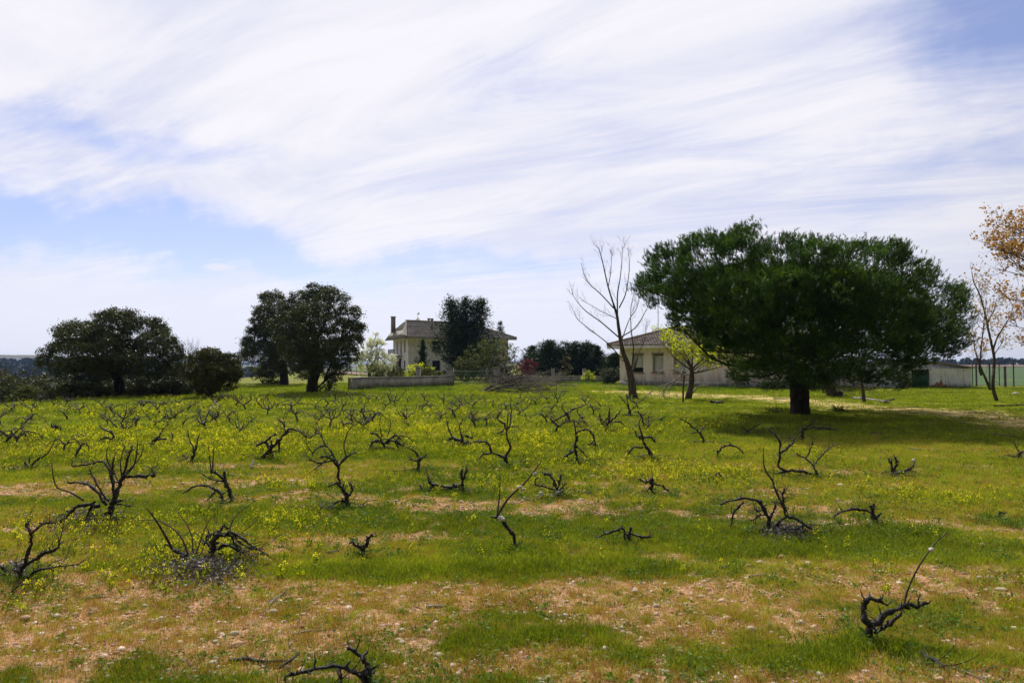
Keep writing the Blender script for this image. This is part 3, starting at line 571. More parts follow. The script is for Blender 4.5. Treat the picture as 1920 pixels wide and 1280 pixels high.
def conifer(label, px, y0, y1, wpx, d, lean=0, seed=0, group=None, dens=1.0, leafm='conifer', tops=1, irregular=.3, cat='conifer'):
    """layered boughs sweeping out and up from one trunk"""
    b = at(px, d); t = thing('conifer', label, cat, b, group); s = d/F; top = Wd(px+lean, y0, d); Hh = top[2]-b[2]; tm = MB(); fm = MB(); Wm = wpx*s
    for k in range(tops):
        tp = top+np.array((0 if tops == 1 else (k-(tops-1)/2)*Wm*.24, rng.normal(0, .2), -abs(k-(tops-1)/2)*Hh*.07))
        q = limb(tm, [b, b+(tp-b)*.4+np.array((0, 0, 0)), tp], .035*Hh*.8, .02, 7)
    tm.build('trunk', M['bark'], t)
    n = int(230*dens); 
    for k in range(n):
        f = rng.uniform(.02, 1)**.95; z = b[2]+Hh*f; kk = rng.integers(tops); ax = b+(top-b)*f+np.array((0 if tops == 1 else (kk-(tops-1)/2)*Wm*.24*f, 0, 0))
        prof = (1-f)**.95*1.15+.09; ln = Wm*.5*prof*rng.uniform(1-irregular*1.6, 1.1); a = rng.uniform(0, 6.283)
        e = np.array((math.cos(a), math.sin(a), rng.uniform(.15, .75))); P = np.array([ax, ax+e*ln*.5, ax+e*ln*np.array((1, 1, 1))+np.array((0, 0, ln*.12))])
        Q = cat_rom(P, 3); m_ = int(60*ln/Wm*2)+14; tt = rng.uniform(.15, 1.05, m_); C = np.stack([np.interp(tt, np.linspace(0, 1, len(Q)), Q[:, j]) for j in range(3)], 1)
        C += rng.normal(0, 1, (m_, 3))*np.array((.08, .08, .05))*Wm*.5; N = np.tile(e*1.6, (m_, 1)); leaves(fm, C, .02*Wm+.10, N, .34, np.clip(.3+.4*f+rng.normal(0, .2, m_), 0, 1))
    fm.build('foliage', M[leafm], t); return t
conifer('large spreading dark cypress with ragged top standing against the two storey house', 876, 560, 700, 124, 76, lean=-4, dens=3.9, tops=3, irregular=.5)
conifer('small sparse conifer in front of the house facade left of its upper window', 793, 636, 700, 34, 72, dens=.9, irregular=.5)
conifer('dark conifer tip showing behind the right end of the house roof', 938, 603, 700, 42, 104, dens=.8, irregular=.4)
bush('round_bush', 'big domed grey green bush right of the cypress behind the gate', [(908,664,36,0),(942,662,28,.5),(880,680,26,-.5),(915,652,20,.3),(950,682,20,0),(868,690,18,0),(910,688,34,-1),(935,692,26,0),(960,694,12,0)], 66, 'bush', 560, 44, .13, .30)
CONI = [(998,651,33,78,'narrow pointed conifer, leftmost of the row between the house and the bungalow',1),(1030,642,56,74,'tallest pointed conifer near the middle of the background row',1),(1050,655,36,78,'dark conifer leaning against the right side of the tallest one in the background row',1),(1080,642,50,74,'flat topped dark conifer with two crowns in the background row',3),(1104,648,40,75,'dark conifer just right of the flat topped one in the background row',2),(1120,650,28,72,'slim pointed conifer before the sky gap left of the bungalow',1),(1152,664,34,70,'low dark conifer touching the left corner of the bungalow',1),(1138,672,30,74,'short dark conifer filling the foot of the sky gap beside the bungalow',1)]
for px, y0, wp_, dd, lab, tp in CONI: conifer(lab, px, y0, 705, wp_*1.75, dd, dens=1.5, tops=tp, group='row of dark conifers behind the garden wall', irregular=.35)
bush('red_shrub', 'dark red leaved shrub behind the heap of cut branches', [(978,680,10),(992,678,11),(985,688,11),(1000,686,8)], 70, 'redleaf', 130, 30, .12, .22)
bush('shrub', 'olive shrub between the conifers behind the right garden wall', [(1062,675,9),(1066,690,9),(1058,700,8)], 68, 'oak2', 90, 30, .12, .22)
bush('shrub', 'small bright green shrub at the second pillar of the right garden wall', [(1105,700,7),(1098,703,6)], 62, 'lime', 40, 26, .10, .2)
bush('round_bush', 'dense dark bush at the left corner of the bungalow', [(1140,700,13),(1152,698,12),(1147,708,13),(1135,710,10)], 57, 'oak', 200, 38, .10, .22)
bush('shrub', 'low dark shrub behind the pillar and gate of the house', [(838,700,8),(850,696,8),(830,702,7)], 70, 'oak', 70, 26, .12, .2)

# ------------------------------------------------------------------ bare tree before the bungalow
d = 34.5; b = gb(1187, 749); bt = thing('bare_tree', 'tall leafless forked tree in front of the left end of the bungalow', 'tree', b)
s = d/F; tk = MB(); dep = {}
def pl(pts, dy0=0, dy1=0, d=d): n = len(pts); return np.array([Wd(p[0], p[1], d)+np.array((0, dy0+(dy1-dy0)*i/max(1, n-1), 0)) for i, p in enumerate(pts)])
P = pl([(1188,753),(1186,735),(1184,715),(1181,699),(1175,678),(1167,655),(1160,615),(1157,592),(1150,569)]); R = np.array([11,8,7,6.5,4.8,3.8,3.0,2.5,1.9])*s
Q = cat_rom(P, 4); tube(tk, Q, np.interp(np.linspace(0, 8, len(Q)), np.arange(9), R), 12, .07); tk.build('trunk', M['bark2'], bt, smooth=True)
for pts, r0, r1, dy in (([(1150,569),(1140,537),(1131,496),(1124,470),(1120,462)],2.6,.5,0),([(1181,700),(1189,693),(1194,678),(1197,672)],4,2.6,.3),([(1182,696),(1184,685),(1186,650),(1181,618),(1180,580),(1186,545)],2.6,.5,-.6),
     ([(1166,668),(1161,668),(1137,644),(1102,618),(1079,600),(1072,585)],2.4,.5,-1.2),([(1160,632),(1128,603),(1102,583),(1085,563),(1076,546)],2.2,.5,1.0),([(1157,600),(1155,598),(1128,586),(1102,572),(1088,566)],1.4,.4,-.8),
     ([(1151,578),(1128,551),(1108,531),(1098,512),(1093,488)],2,.4,.9),([(1158,605),(1157,554),(1161,525),(1164,490),(1164,465)],2.4,.4,-.5),([(1161,577),(1174,551),(1181,517),(1184,490),(1183,473)],2,.4,.8),([(1164,632),(1189,615),(1206,586),(1215,560)],2,.4,-.8),
     ([(1140,540),(1146,510),(1148,488),(1150,470)],1.4,.4,.5),([(1190,690),(1200,660),(1213,635),(1218,600)],1.6,.4,.8),([(1165,640),(1180,600),(1196,575),(1200,545)],1.6,.4,.3),([(1175,680),(1150,668),(1120,672),(1110,668)],1.2,.3,-.6)):
    bm_ = MB(); P = pl(pts, 0, dy); q = limb(bm_, P, r0*.62*s, r1*s*.7, 6, .05); L_ = np.linalg.norm(P[-1]-P[0]); twigs(bm_, q, 12, .12*L_+.24, .0060, 1, .22, .55, .2); bm_.build('branch', M['bark2'], bt)

# ------------------------------------------------------------------ little tree with young leaves and dead limbs
d = 33.5; b = gb(1290, 754); yt = thing('young_tree', 'small twisted tree with yellow green new leaves and drooping dead limbs', 'tree', b); s = d/F
tk = MB(); limb(tk, pl([(1289,755),(1293,735),(1297,715),(1297,692)], d=d), 7*s, 4*s, 9, .1); tk.build('trunk', M['bark2'], yt, smooth=True); ends = []
for pts, r0 in (([(1297,692),(1285,672),(1265,650),(1256,638)],2.4),([(1297,692),(1290,665),(1278,645),(1268,632)],2.2),([(1297,690),(1300,665),(1298,645)],2),([(1297,692),(1315,672),(1322,650)],2),([(1297,696),(1325,680),(1345,668)],2),([(1297,700),(1330,692),(1352,684)],1.8),([(1296,694),(1276,682),(1255,668),(1240,654)],1.8)):
    bm_ = MB(); q = limb(bm_, pl(pts, 0, rng.uniform(-1.2, 1.2), d=d), r0*s, .3*s, 5); twigs(bm_, q, 14, .75, .010, 1, .4, .8, .15, ends=ends); bm_.build('branch', M['bark2'], yt)
ends = np.array(ends); lm = MB()
for e in ends[rng.uniform(0, 1, len(ends)) < .55]:
    if e[2] < 1.35: continue
    leaves(lm, e+rng.normal(0, .06, (5, 3)), .10, None, .6, rng.uniform(.3, 1, 5))
lm.build('leaves', M['lime'], yt)
for pts in ([(1295,700),(1275,707),(1252,719),(1226,728),(1215,738)],[(1281,702),(1261,693),(1244,693),(1236,706)],[(1275,706),(1285,690),(1296,682)],[(1268,710),(1262,722),(1258,735)],[(1252,719),(1246,730),(1243,742)],[(1300,735),(1312,724),(1334,722)]):
    bm_ = MB(); q = limb(bm_, pl(pts, 0, rng.uniform(-.8, .8), d=d), 1.6*s, .45*s, 5); twigs(bm_, q, 9, .6, .010, 1, -.1, .8, .15, .5); o = bm_.build('dead_branch', M['deadwood'], yt)
# ------------------------------------------------------------------ the big stone pine
d = 25.0; b = gb(1500, 777); d = b[1]; s = d/F
pt = thing('pine_tree', 'huge wide domed dark green pine on a single thick trunk', 'tree', b)
tk = MB(); P = pl([(1500,781),(1500,765),(1499,740),(1497,715),(1495,680)], d=d); Q = cat_rom(P, 5); tube(tk, Q, np.interp(np.linspace(0, 1, len(Q)), [0, .1, .3, .6, 1], np.array([24,18.5,17,17,14])*s), 20, .05); tk.build('trunk', M['bark'], pt, smooth=True)
base_l = [(1262,486,48),(1232,535,36),(1325,470,52),(1395,462,50),(1460,478,52),(1530,478,50),(1600,480,52),(1668,490,52),(1710,520,38),(1760,560,44),(1785,605,36),(1735,625,60),(1650,590,85),(1560,580,90),(1470,580,95),(1380,570,85),(1310,560,60),(1290,605,40),(1350,628,44),(1400,668,45),(1460,690,38),(1540,690,38),(1610,690,40),(1680,680,48),(1738,653,38),(1785,632,28),(1215,520,18),(1800,590,22),(1405,432,18),(1450,706,30),(1600,702,28),(1670,690,24),(1540,708,24),(1500,712,22)]
base_l = [(x, y+(13 if y < 500 else 0), r) for x, y, r in base_l]
def inside(x, y): return max(r-math.hypot(x-a, y-c) for a, c, r in base_l)
cl = []; bosses = []
for gy in range(434, 745, 44):
    for gx in range(1190, 1840, 49):
        for side in (-1, -1, 1, 0, 0):
            x, y = gx+rng.normal(0, 13), gy+rng.normal(0, 12); e = inside(x, y)
            if e < 10: continue
            u = (x-1510)/325; hd = 5.6*math.sqrt(max(0, 1-u*u))*min(1, max(.15, e/85))**.5; f = side*rng.uniform(.72, 1.08) if side else rng.uniform(-.5, .5)
            dd_ = d+hd*f; bosses.append((Wd(x, y, dd_), min(60, max(20, e+3))*dd_/F*rng.uniform(.85, 1.06), side))
for x, y, r in base_l:
    if y > 700: bosses.append((Wd(x, y-4, d-.8), r*s*.9, 1)); bosses.append((Wd(x+14, y-6, d+1.5), r*s*.9, 1))
    if r < 26: bosses.append((Wd(x, y, d), r*s*.9, 0))
ctr = np.array((b[0], b[1], 3.4))
for c, r, side in bosses:
    n = int((66 if side else 36)*(r/.95)**1.8)+4; o = c-ctr; o /= np.linalg.norm(o)+1e-9; D = rdir(n*3); D = D[(D@o > -.25) | (D[:, 2] > .3)][:n]; cl.append(c+D*r*np.array((1, 1, .85)))
cll = cl; cl = np.vstack(cl); cen = np.array((b[0]+.1, b[1], 2.0)); NP = len(cl); bb = MB()
for i in rng.permutation(NP)[:34]:
    st = np.array((b[0], b[1], rng.uniform(1.5, 2.6))); mid = (st+cl[i])/2+rng.normal(0, .25, 3)-np.array((0, 0, .1)); limb(bb, [st, mid, cl[i]], .07, .02, 5, k=3)
bb.build('branches', M['bark'], pt)
sh = MB(); per = 8; cr = .17
dirs = cl-cen*.45-np.repeat(np.array([q[0] for q in bosses]), [len(q) for q in cll], 0)*.55; dirs /= np.linalg.norm(dirs, axis=1)[:, None]; dirs[:, 2] += .8; dirs /= np.linalg.norm(dirs, axis=1)[:, None]
cs = cr*rng.uniform(.7, 1.4, NP)
S = (cl[:, None]+rng.normal(0, .55, (NP, per, 3))*cs[:, None, None]*np.array((1, 1, .75))); SD = dirs[:, None]*1.0+rng.normal(0, .32, (NP, per, 3)); SD /= np.linalg.norm(SD, axis=2)[..., None]
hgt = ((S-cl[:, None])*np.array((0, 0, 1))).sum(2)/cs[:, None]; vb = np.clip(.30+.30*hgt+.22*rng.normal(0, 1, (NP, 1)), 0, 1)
S = S.reshape(-1, 3); SD = SD.reshape(-1, 3); vb = vb.reshape(-1); ns = len(S); nn = 10; ln = .12
ax = np.repeat(S, nn, 0)+np.repeat(SD, nn, 0)*(rng.uniform(-.06, .05, ns*nn))[:, None]; nd_ = np.repeat(SD, nn, 0)*1.1+rng.normal(0, .50, (ns*nn, 3)); nd_ /= np.linalg.norm(nd_, axis=1)[:, None]
lw = np.cross(nd_, rdir(ns*nn)); lw /= np.linalg.norm(lw, axis=1)[:, None]; q = ln*rng.uniform(.6, 1.15, ns*nn)[:, None]
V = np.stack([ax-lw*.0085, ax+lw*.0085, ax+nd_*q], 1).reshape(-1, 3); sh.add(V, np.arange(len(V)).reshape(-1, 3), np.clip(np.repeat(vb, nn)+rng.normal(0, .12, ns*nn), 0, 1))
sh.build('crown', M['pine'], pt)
# ------------------------------------------------------------------ trees behind the pine
d = 36; b = gb(1562, 744); lt = thing('leaning_tree', 'leaning brown trunk with drooping twigs seen under the pine crown', 'tree', b); s = b[1]/F; d = b[1]
tk = MB(); limb(tk, pl([(1563,746),(1556,728),(1549,712),(1540,690),(1534,665)], d=d), 11*s, 5*s, 10, .12); tk.build('trunk', M['bark2'], lt, smooth=True)
tk = MB(); limb(tk, pl([(1566,742),(1574,738),(1577,734)], d=d), 7*s, 5*s, 8, .15, k=3); tk.build('stump', M['bark2'], lt, smooth=True); ends = []
for k in range(9):
    bm_ = MB(); x1 = 1540+rng.uniform(-40, 90); q = limb(bm_, pl([(1549,712),(1545+(x1-1545)*.4,690),(x1,rng.uniform(668,715))], 0, rng.uniform(-1.5, 1.5), d=d), 2.5*s, .5*s, 5); twigs(bm_, q, 10, .9, .010, 1, -.2, .9, .15, .5, ends=ends); bm_.build('branch', M['bark2'], lt)
lm = MB(); ends = np.array(ends); leaves(lm, np.repeat(ends, 4, 0)+rng.normal(0, .08, (len(ends)*4, 3)), .08, None, .6); lm.build('leaves', M['oak2'], lt)
d = 34.5; b = gb(1619, 754); st_ = thing('sapling', 'slender grey sapling trunk right of the leaning trunk under the pine', 'sapling', b); d = b[1]; s = d/F
tk = MB(); q = limb(tk, pl([(1620,755),(1618,735),(1615,712),(1613,690),(1610,660)], d=d), 3.6*s, 1.6*s, 8, .12); tk.build('trunk', M['bark2'], st_, smooth=True)
tk = MB(); twigs(tk, q, 26, 1.3, .011, 1, -.1, 1.0, .35, .6); tk.build('twigs', M['bark2'], st_)
# ------------------------------------------------------------------ thin autumn-leaved trees on the right
d = 33; b = gb(1869, 753); d = b[1]; s = d/F; rt = thing('thin_tree', 'thin forked tree with sparse tan leaves right of the pine', 'tree', b); ends = []
for nm, pts, r0, r1, ntw in (('trunk',[(1870,754),(1862,728),(1863,700),(1864,670),(1858,640),(1854,622),(1845,580),(1836,550),(1826,530),(1822,509)],3.4,.6,22),('branch',[(1857,730),(1845,712),(1834,696),(1822,675),(1812,655),(1806,640)],2.6,.7,14),('branch',[(1840,703),(1832,690),(1829,677),(1828,640),(1828,600),(1828,565)],2.2,.5,14),
      ('branch',[(1863,652),(1872,630),(1886,610),(1898,590),(1905,568)],1.8,.4,14),('branch',[(1863,690),(1855,700),(1846,708)],1.2,.4,3),('branch',[(1860,640),(1845,622),(1838,600)],1.2,.4,7),('branch',[(1862,668),(1880,655),(1900,640)],1.2,.4,9),('branch',[(1850,605),(1862,585),(1868,560)],1.2,.4,8)):
    bm_ = MB(); q = limb(bm_, pl(pts, 0, rng.uniform(-.8, .8) if nm == 'branch' else 0, d=d), r0*s, r1*s, 8 if nm == 'trunk' else 5, .06); 
    if nm == 'trunk':
        bm_.build(nm, M['bark2'], rt, smooth=True); bm_ = MB(); twigs(bm_, q, ntw, .8, .009, 1, .3, .8, .5, ends=ends); bm_.build('twigs', M['bark2'], rt)
    else: twigs(bm_, q, ntw, .75, .009, 1, .3, .8, .3, ends=ends); bm_.build(nm, M['bark2'], rt)
ends = np.array(ends); ends = ends[(ends[:, 2] > 2.3) & (rng.uniform(0, 1, len(ends)) < .75)]; lm = MB(); leaves(lm, np.repeat(ends, 2, 0)+rng.normal(0, .05, (len(ends)*2, 3)), .10, None, .7, np.clip(rng.normal(.7, .2, len(ends)*2), 0, 1)); lm.build('leaves', M['orange'], rt)
d = 27; b = at(2030, d); s = d/F; ot = thing('orange_tree', 'orange leaved tree reaching in at the right edge', 'tree', b); ends = []
tk = MB(); q = limb(tk, pl([(2045,768),(2042,700),(2036,640),(2030,560),(2026,480),(2020,420)], d=d), 6*s, 1.5*s, 9, .08); tk.build('trunk', M['bark2'], ot, smooth=True)
for k in range(30):
    yb = rng.uniform(440, 690); ang = rng.uniform(0, 6.28); L_ = rng.uniform(.6, 1.0)*(165-abs(yb-520)*.45)*s; P0 = Wd(2014, yb, d); e = np.array((math.cos(ang), math.sin(ang), .35)); 
    if k < 16: e = np.array((-1, rng.uniform(-.7, .7), rng.uniform(.1, .6)))
    bm_ = MB(); q = limb(bm_, [P0, P0+e*L_*.5, P0+e*L_+np.array((0, 0, .2))], 2*s, .4*s, 5); twigs(bm_, q, 12, .7, .009, 1, .3, .8, .2, ends=ends); bm_.build('branch', M['bark2'], ot)
ends = np.array(ends); ends = ends[rng.uniform(0, 1, len(ends)) < .42]; lm = MB(); leaves(lm, np.repeat(ends, 5, 0)+rng.normal(0, .09, (len(ends)*5, 3)), .10, None, .8, np.clip(rng.normal(.35, .22, len(ends)*5), 0, 1)); lm.build('leaves', M['orange'], ot)
# ------------------------------------------------------------------ buildings
def plaster(name, c1, c2, stain, sc=1.2, lowz=.9):
    m, t, o = newmat(name); p = geo(t); n = t.noise(p, sc, 5, .6); st = t.noise(t.mapping(p, sc=(1, 1, .12)), sc*3.5, 6, .65); f = t.noise(p, 14, 5, .6)
    c = t.mix(t.mr(n, .35, .65), c1, c2); c = t.mix(t.mr(st, .48, .75, 0, .65), c, stain)
    sp = t.add('ShaderNodeSeparateXYZ'); t.l.new(p, sp.inputs[0]); dm = t.m('MULTIPLY', t.mr(sp.outputs[2], lowz, .1, 0, .8), t.mr(st, .3, .6)); c = t.mix(dm, c, tuple(x*.75 for x in stain))
    c = t.mix(t.mr(f, .4, .8, 0, .25), c, stain); pbsdf(t, o, c, .92, (t.m('ADD', st, f), .25, .01), .15); return m
M['cream'] = plaster('cream_plaster', (.62, .605, .60), (.76, .75, .75), (.24, .21, .18))
M['peach'] = plaster('pale_peach_plaster', (.82, .66, .56), (.82, .75, .72), (.34, .27, .24), 1.0, 1.3)
M['shed'] = plaster('peeling_whitewash', (.72, .72, .76), (.86, .86, .88), (.30, .29, .31), 2.0, .5)
M['concrete'] = plaster('weathered_concrete', (.20, .19, .165), (.32, .30, .26), (.075, .075, .06), 1.5, .5)
M['brickrust'] = simple('exposed_brick', (.30, .12, .07), (.48, .26, .17), 6, .95, .5, .01)
M['tile'] = simple('old_roof_tile', (.17, .145, .13), (.42, .36, .30), 9, .95, .5, .01, detail=8)
M['tile2'] = simple('grey_roof_tile', (.16, .15, .13), (.36, .33, .27), 5, .95, .5, .01, detail=8)
M['sill'] = simple('sill_stone', (.30, .20, .16), (.44, .32, .26), 10, .9)
M['dark'] = simple('dark_interior', (.012, .012, .012), (.02, .02, .022), 3, .6)
M['shutter'] = simple('white_shutter', (.66, .66, .64), (.78, .78, .76), 2, .5, .05)
M['frame'] = simple('dark_window_frame', (.03, .025, .02), (.06, .05, .04), 4, .6)
M['green'] = simple('green_painted_metal', (.012, .075, .045), (.03, .12, .07), 8, .5, .1, .003, spec=.4)
M['rust'] = simple('rusty_metal', (.07, .03, .02), (.16, .07, .04), 12, .8, .3, .004)
M['metal'] = simple('grey_metal', (.30, .30, .31), (.45, .45, .46), 8, .45, .1, .002, spec=.5)
M['chim'] = simple('chimney_brick', (.20, .17, .155), (.34, .29, .26), 7, .95, .4, .01)
def tilemat(name, c1, c2):
    m, t, o = newmat(name); p = geo(t); at = t.add('ShaderNodeAttribute', attribute_name='v'); n = t.noise(p, 3, 6, .65); f = t.noise(p, 20, 4, .6)
    c = t.mix(t.m('ADD', t.m('MULTIPLY', at.outputs['Fac'], .7), t.m('MULTIPLY', t.m('SUBTRACT', n, .35), 1.0)), c1, c2); c = t.mix(t.mr(f, .45, .8, 0, .5), c, (.07, .065, .05)); pbsdf(t, o, c, .95, (f, .4, .01), .15); return m
M['tile'] = tilemat('old_roof_tile', (.13, .105, .09), (.50, .42, .35)); M['tile2'] = tilemat('grey_roof_tile', (.12, .11, .095), (.44, .40, .34))
class Frame:
    def __init__(s, A, u, z0=0.0): s.A = np.array((A[0], A[1], z0)); u = np.array((u[0], u[1], 0.)); s.u = u/np.linalg.norm(u); s.v = np.array((-s.u[1], s.u[0], 0.))
    def __call__(s, V): V = np.atleast_2d(np.asarray(V, float)); return s.A+V[:, :1]*s.u+V[:, 1:2]*s.v+V[:, 2:3]*np.array((0, 0, 1.))
def wallmesh(fr, u0, u1, z0, z1, th, ops, v0=0.0):       # plain wall with recessed openings
    mb = MB(); us = sorted({u0, u1}|{x for o in ops for x in o[:2]}); zs_ = sorted({z0, z1}|{x for o in ops for x in o[2:4]})
    inop = lambda a, b: any(o[0] < a < o[1] and o[2] < b < o[3] for o in ops)
    for a, b in zip(us[:-1], us[1:]):
        for c, d_ in zip(zs_[:-1], zs_[1:]):
            if inop((a+b)/2, (c+d_)/2): continue
            mb.add(fr([(a, v0, c), (b, v0, c), (b, v0, d_), (a, v0, d_)]), [(0, 1, 2, 3)]); mb.add(fr([(a, v0+th, c), (b, v0+th, c), (b, v0+th, d_), (a, v0+th, d_)]), [(3, 2, 1, 0)])
    for (a, b, c, d_) in [o[:4] for o in ops]:
        for P in ([(a, v0, c), (a, v0+th, c), (a, v0+th, d_), (a, v0, d_)], [(b, v0+th, c), (b, v0, c), (b, v0, d_), (b, v0+th, d_)], [(a, v0, d_), (a, v0+th, d_), (b, v0+th, d_), (b, v0, d_)], [(a, v0+th, c), (a, v0, c), (b, v0, c), (b, v0+th, c)]):
            mb.add(fr(P), [(0, 1, 2, 3)])
    for P in ([(u0, v0, z0), (u0, v0, z1), (u0, v0+th, z1), (u0, v0+th, z0)], [(u1, v0, z0), (u1, v0+th, z0), (u1, v0+th, z1), (u1, v0, z1)], [(u0, v0, z1), (u1, v0, z1), (u1, v0+th, z1), (u0, v0+th, z1)]): mb.add(fr(P), [(0, 1, 2, 3)])
    return mb
def bx(fr, a, b): return MB().box(a, b, fr)
def tilesheet(fr, e0, e1, r0, r1, row=.34, colw=.24, amp=.045, seed=0):
    """rows of half-round tiles: eave e0-e1, ridge r0-r1 (local u,v,z); rows overlap in steps"""
    e0, e1, r0, r1 = map(lambda q: np.array(q, float), (e0, e1, r0, r1)); mb = MB(); H_ = np.linalg.norm((r0+r1)/2-(e0+e1)/2); nr = max(2, int(H_/row)); ud = (e1-e0)/np.linalg.norm(e1-e0)
    nrm = np.cross(ud, (r0+r1)/2-(e0+e1)/2); nrm /= np.linalg.norm(nrm); nrm *= np.sign(nrm[2])
    for k in range(nr):
        t0, t1 = k/nr, min(1, (k+1.12)/nr); A0, A1 = e0+(r0-e0)*t0, e1+(r1-e1)*t0; B0, B1 = e0+(r0-e0)*t1, e1+(r1-e1)*t1; sA0, sA1 = np.dot(A0-e0, ud), np.dot(A1-e0, ud); B0s, B1s = np.dot(B0-e0, ud), np.dot(B1-e0, ud)
        c0 = math.ceil(max(sA0, 0)/colw)
        ss = np.arange(math.floor(sA0/colw*4)/4*colw, sA1, colw/4.0); 
        lo = A0; 
        def pt(s_, T_, P0, P1, lift):
            s0_, s1_ = np.dot(P0-e0, ud), np.dot(P1-e0, ud); s_ = np.clip(s_, s0_, s1_); f = 0 if s1_ == s0_ else (s_-s0_)/(s1_-s0_); j = rng.normal(0, .006); return P0+(P1-P0)*f+nrm*(lift+j+amp*math.cos(s_/colw*2*math.pi))
        top = [pt(x, t1, B0, B1, .0) for x in ss]; bot = [pt(x, t0, A0, A1, .045) for x in ss]; und = [pt(x, t0, A0, A1, -.03) for x in ss]; n = len(ss)
        if n < 2: continue
        rowv = rng.uniform(0, .55)
        V = np.array(bot+top+und); i = np.arange(n-1); a = np.clip(np.repeat(rng.uniform(0, .6, n), 4)[:n-1]+rowv, 0, 1)
        mb.add(fr(V), np.concatenate([np.stack([i, i+1, i+n+1, i+n], 1), np.stack([i+2*n, i+2*n+1, i+1, i], 1)]), np.concatenate([a, a]))
    return mb
def poly(fr, P, th=.12):                                    # sloped slab under the tiles
    P = np.array(P, float); n = len(P); V = np.vstack([P, P-np.array((0, 0, th))]); mb = MB(); W_ = fr(V)
    for k in range(1, n-1): mb.add(W_[[0, k, k+1]], [(0, 1, 2)]); mb.add(W_[[n, n+k+1, n+k]], [(0, 1, 2)])
    for k in range(n): mb.add(W_[[k, (k+1) % n, n+(k+1) % n, n+k]], [(0, 3, 2, 1)])
    return mb
def window(name, fr, o, parent, v, glass='dark', bar=True, sill=True, fill=None):
    a, b, c, d_ = o[:4]; w_ = MB(); f = .05
    for q in (((a, v, c), (a+f, v+.06, d_)), ((b-f, v, c), (b, v+.06, d_)), ((a+f, v, d_-f), (b-f, v+.06, d_)), ((a+f, v, c), (b-f, v+.06, c+f))): w_.box(q[0], q[1], fr)
    if bar: w_.box(((a+b)/2-.02, v, c+f), ((a+b)/2+.02, v+.06, d_-f), fr)
    w = w_.build('window', M['frame'], parent); bx(fr, (a+f, v+.02, c+f), (b-f, v+.04, d_-f)).build('pane', M[glass], w)
    if sill: bx(fr, (a-.08, -.07, c-.09), (b+.08, v-.02, c-.002)).build('sill', M['sill'], w)
    return w
# ---- bungalow
A = (8.75, 55.5); fr = Frame(A, (.77, -.64)); gzb = -.05
Ln, Dp, Hw = 15.0, 6.6, 3.0
bg_ = thing('bungalow', 'single storey cream bungalow with old tiled roof behind the small tree', 'house', fr([(0, 0, gzb)])[0])
ops = [(1.15, 2.15, 1.05, 2.45), (2.95, 3.9, 1.05, 2.45), (4.75, 5.75, 1.05, 2.45), (11.2, 12.2, 1.05, 2.45)]
wallmesh(fr, 0, Ln, .38, Hw, .35, ops).build('wall', M['peach'], bg_); 
b2 = MB(); b2.box((0, .36, .38), (.3, Dp, Hw), fr); b2.box((.31, Dp-.3, .38), (Ln-.31, Dp, Hw), fr); b2.box((Ln-.3, .36, .38), (Ln, Dp, Hw), fr)
for q_ in (((0, .36, .38), (.3, Dp, Hw)), ((.31, Dp-.3, .38), (Ln-.31, Dp, Hw)), ((Ln-.3, .36, .38), (Ln, Dp, Hw))): bx(fr, *q_).build('wall', M['peach'], bg_)
bx(fr, (-.03, -.03, gzb-.3), (Ln+.03, Dp+.03, .378)).build('plinth', M['concrete'], bg_)
for i, o in enumerate(ops):
    w_ = window('window', fr, o, bg_, .24, bar=False)
    a_, b_, c_, d_ = o; z_ = c_+(.32 if i == 0 else .0)
    sm = MB(); nsl = int((d_-z_-.06)/.09)
    for k in range(nsl): sm.box((a_+.055, .205, z_+.06+k*.09), (b_-.055, .232, z_+.06+k*.09+.083), fr)
    sm.build('shutter', M['shutter'], w_, kind='stuff'); bx(fr, (a_-.06, -.025, d_+.005), (b_+.06, -.001, d_+.13)).build('lintel', M['sill'], w_)
oh = .75; ez = Hw+.18; rz = 4.62; rv = Dp/2
ea, eb, ec, ed = (-oh, -oh, ez), (Ln+oh, -oh, ez), (Ln+oh, Dp+oh, ez), (-oh, Dp+oh, ez); ra, rb = (rv, rv, rz), (Ln-rv, rv, rz)
rf = poly(fr, [ea, eb, rb, ra]); rf.v += []; roof = rf.build('roof', M['tile'], bg_)
poly(fr, [ed, ea, ra]).build('roof_slab', M['tile'], roof); poly(fr, [eb, ec, rb]).build('roof_slab', M['tile'], roof); poly(fr, [ec, ed, ra, rb]).build('roof_slab', M['tile'], roof)
up = lambda q: (q[0], q[1], q[2]+.05)
for q_ in ((ea, eb, ra, rb), (ed, ea, ra, ra)): tilesheet(fr, *map(up, q_)).build('roof_tiles', M['tile'], roof, kind='stuff')
rd = MB()
for p0, p1 in ((ea, ra), (ra, rb), (eb, rb)):
    p0 = np.array(p0)+(0, 0, .1); p1 = np.array(p1)+(0, 0, .1); n = int(np.linalg.norm(p1-p0)/.4)
    for k in range(n): tube(rd, fr([p0+(p1-p0)*k/n, p0+(p1-p0)*(k+1.1)/n+np.array((0, 0, .02))]), [.13, .10], 6)
rd.build('ridge_tiles', M['tile'], roof, kind='stuff')
bx(fr, (-oh+.05, -oh+.05, Hw+.002), (Ln+oh-.05, Dp+oh-.05, Hw+.05)).build('soffit', M['cream'], bg_)
bx(fr, (-oh+.02, -oh+.0, Hw-.06), (Ln+oh-.02, -oh+.045, Hw+.15)).build('fascia', M['cream'], bg_); bx(fr, (-oh+.0, -oh+.046, Hw-.06), (-oh+.045, Dp+oh, Hw+.15)).build('fascia', M['cream'], bg_)
at_ = thing('antenna_mast', 'thin grey antenna mast rising from the bungalow roof behind the bare tree', 'antenna', fr([(1.8, 3.2, 4.0)])[0]); p0 = fr([(1.8, 3.2, 3.9)])[0]; z1 = Wd(0, 556, p0[1])[2]
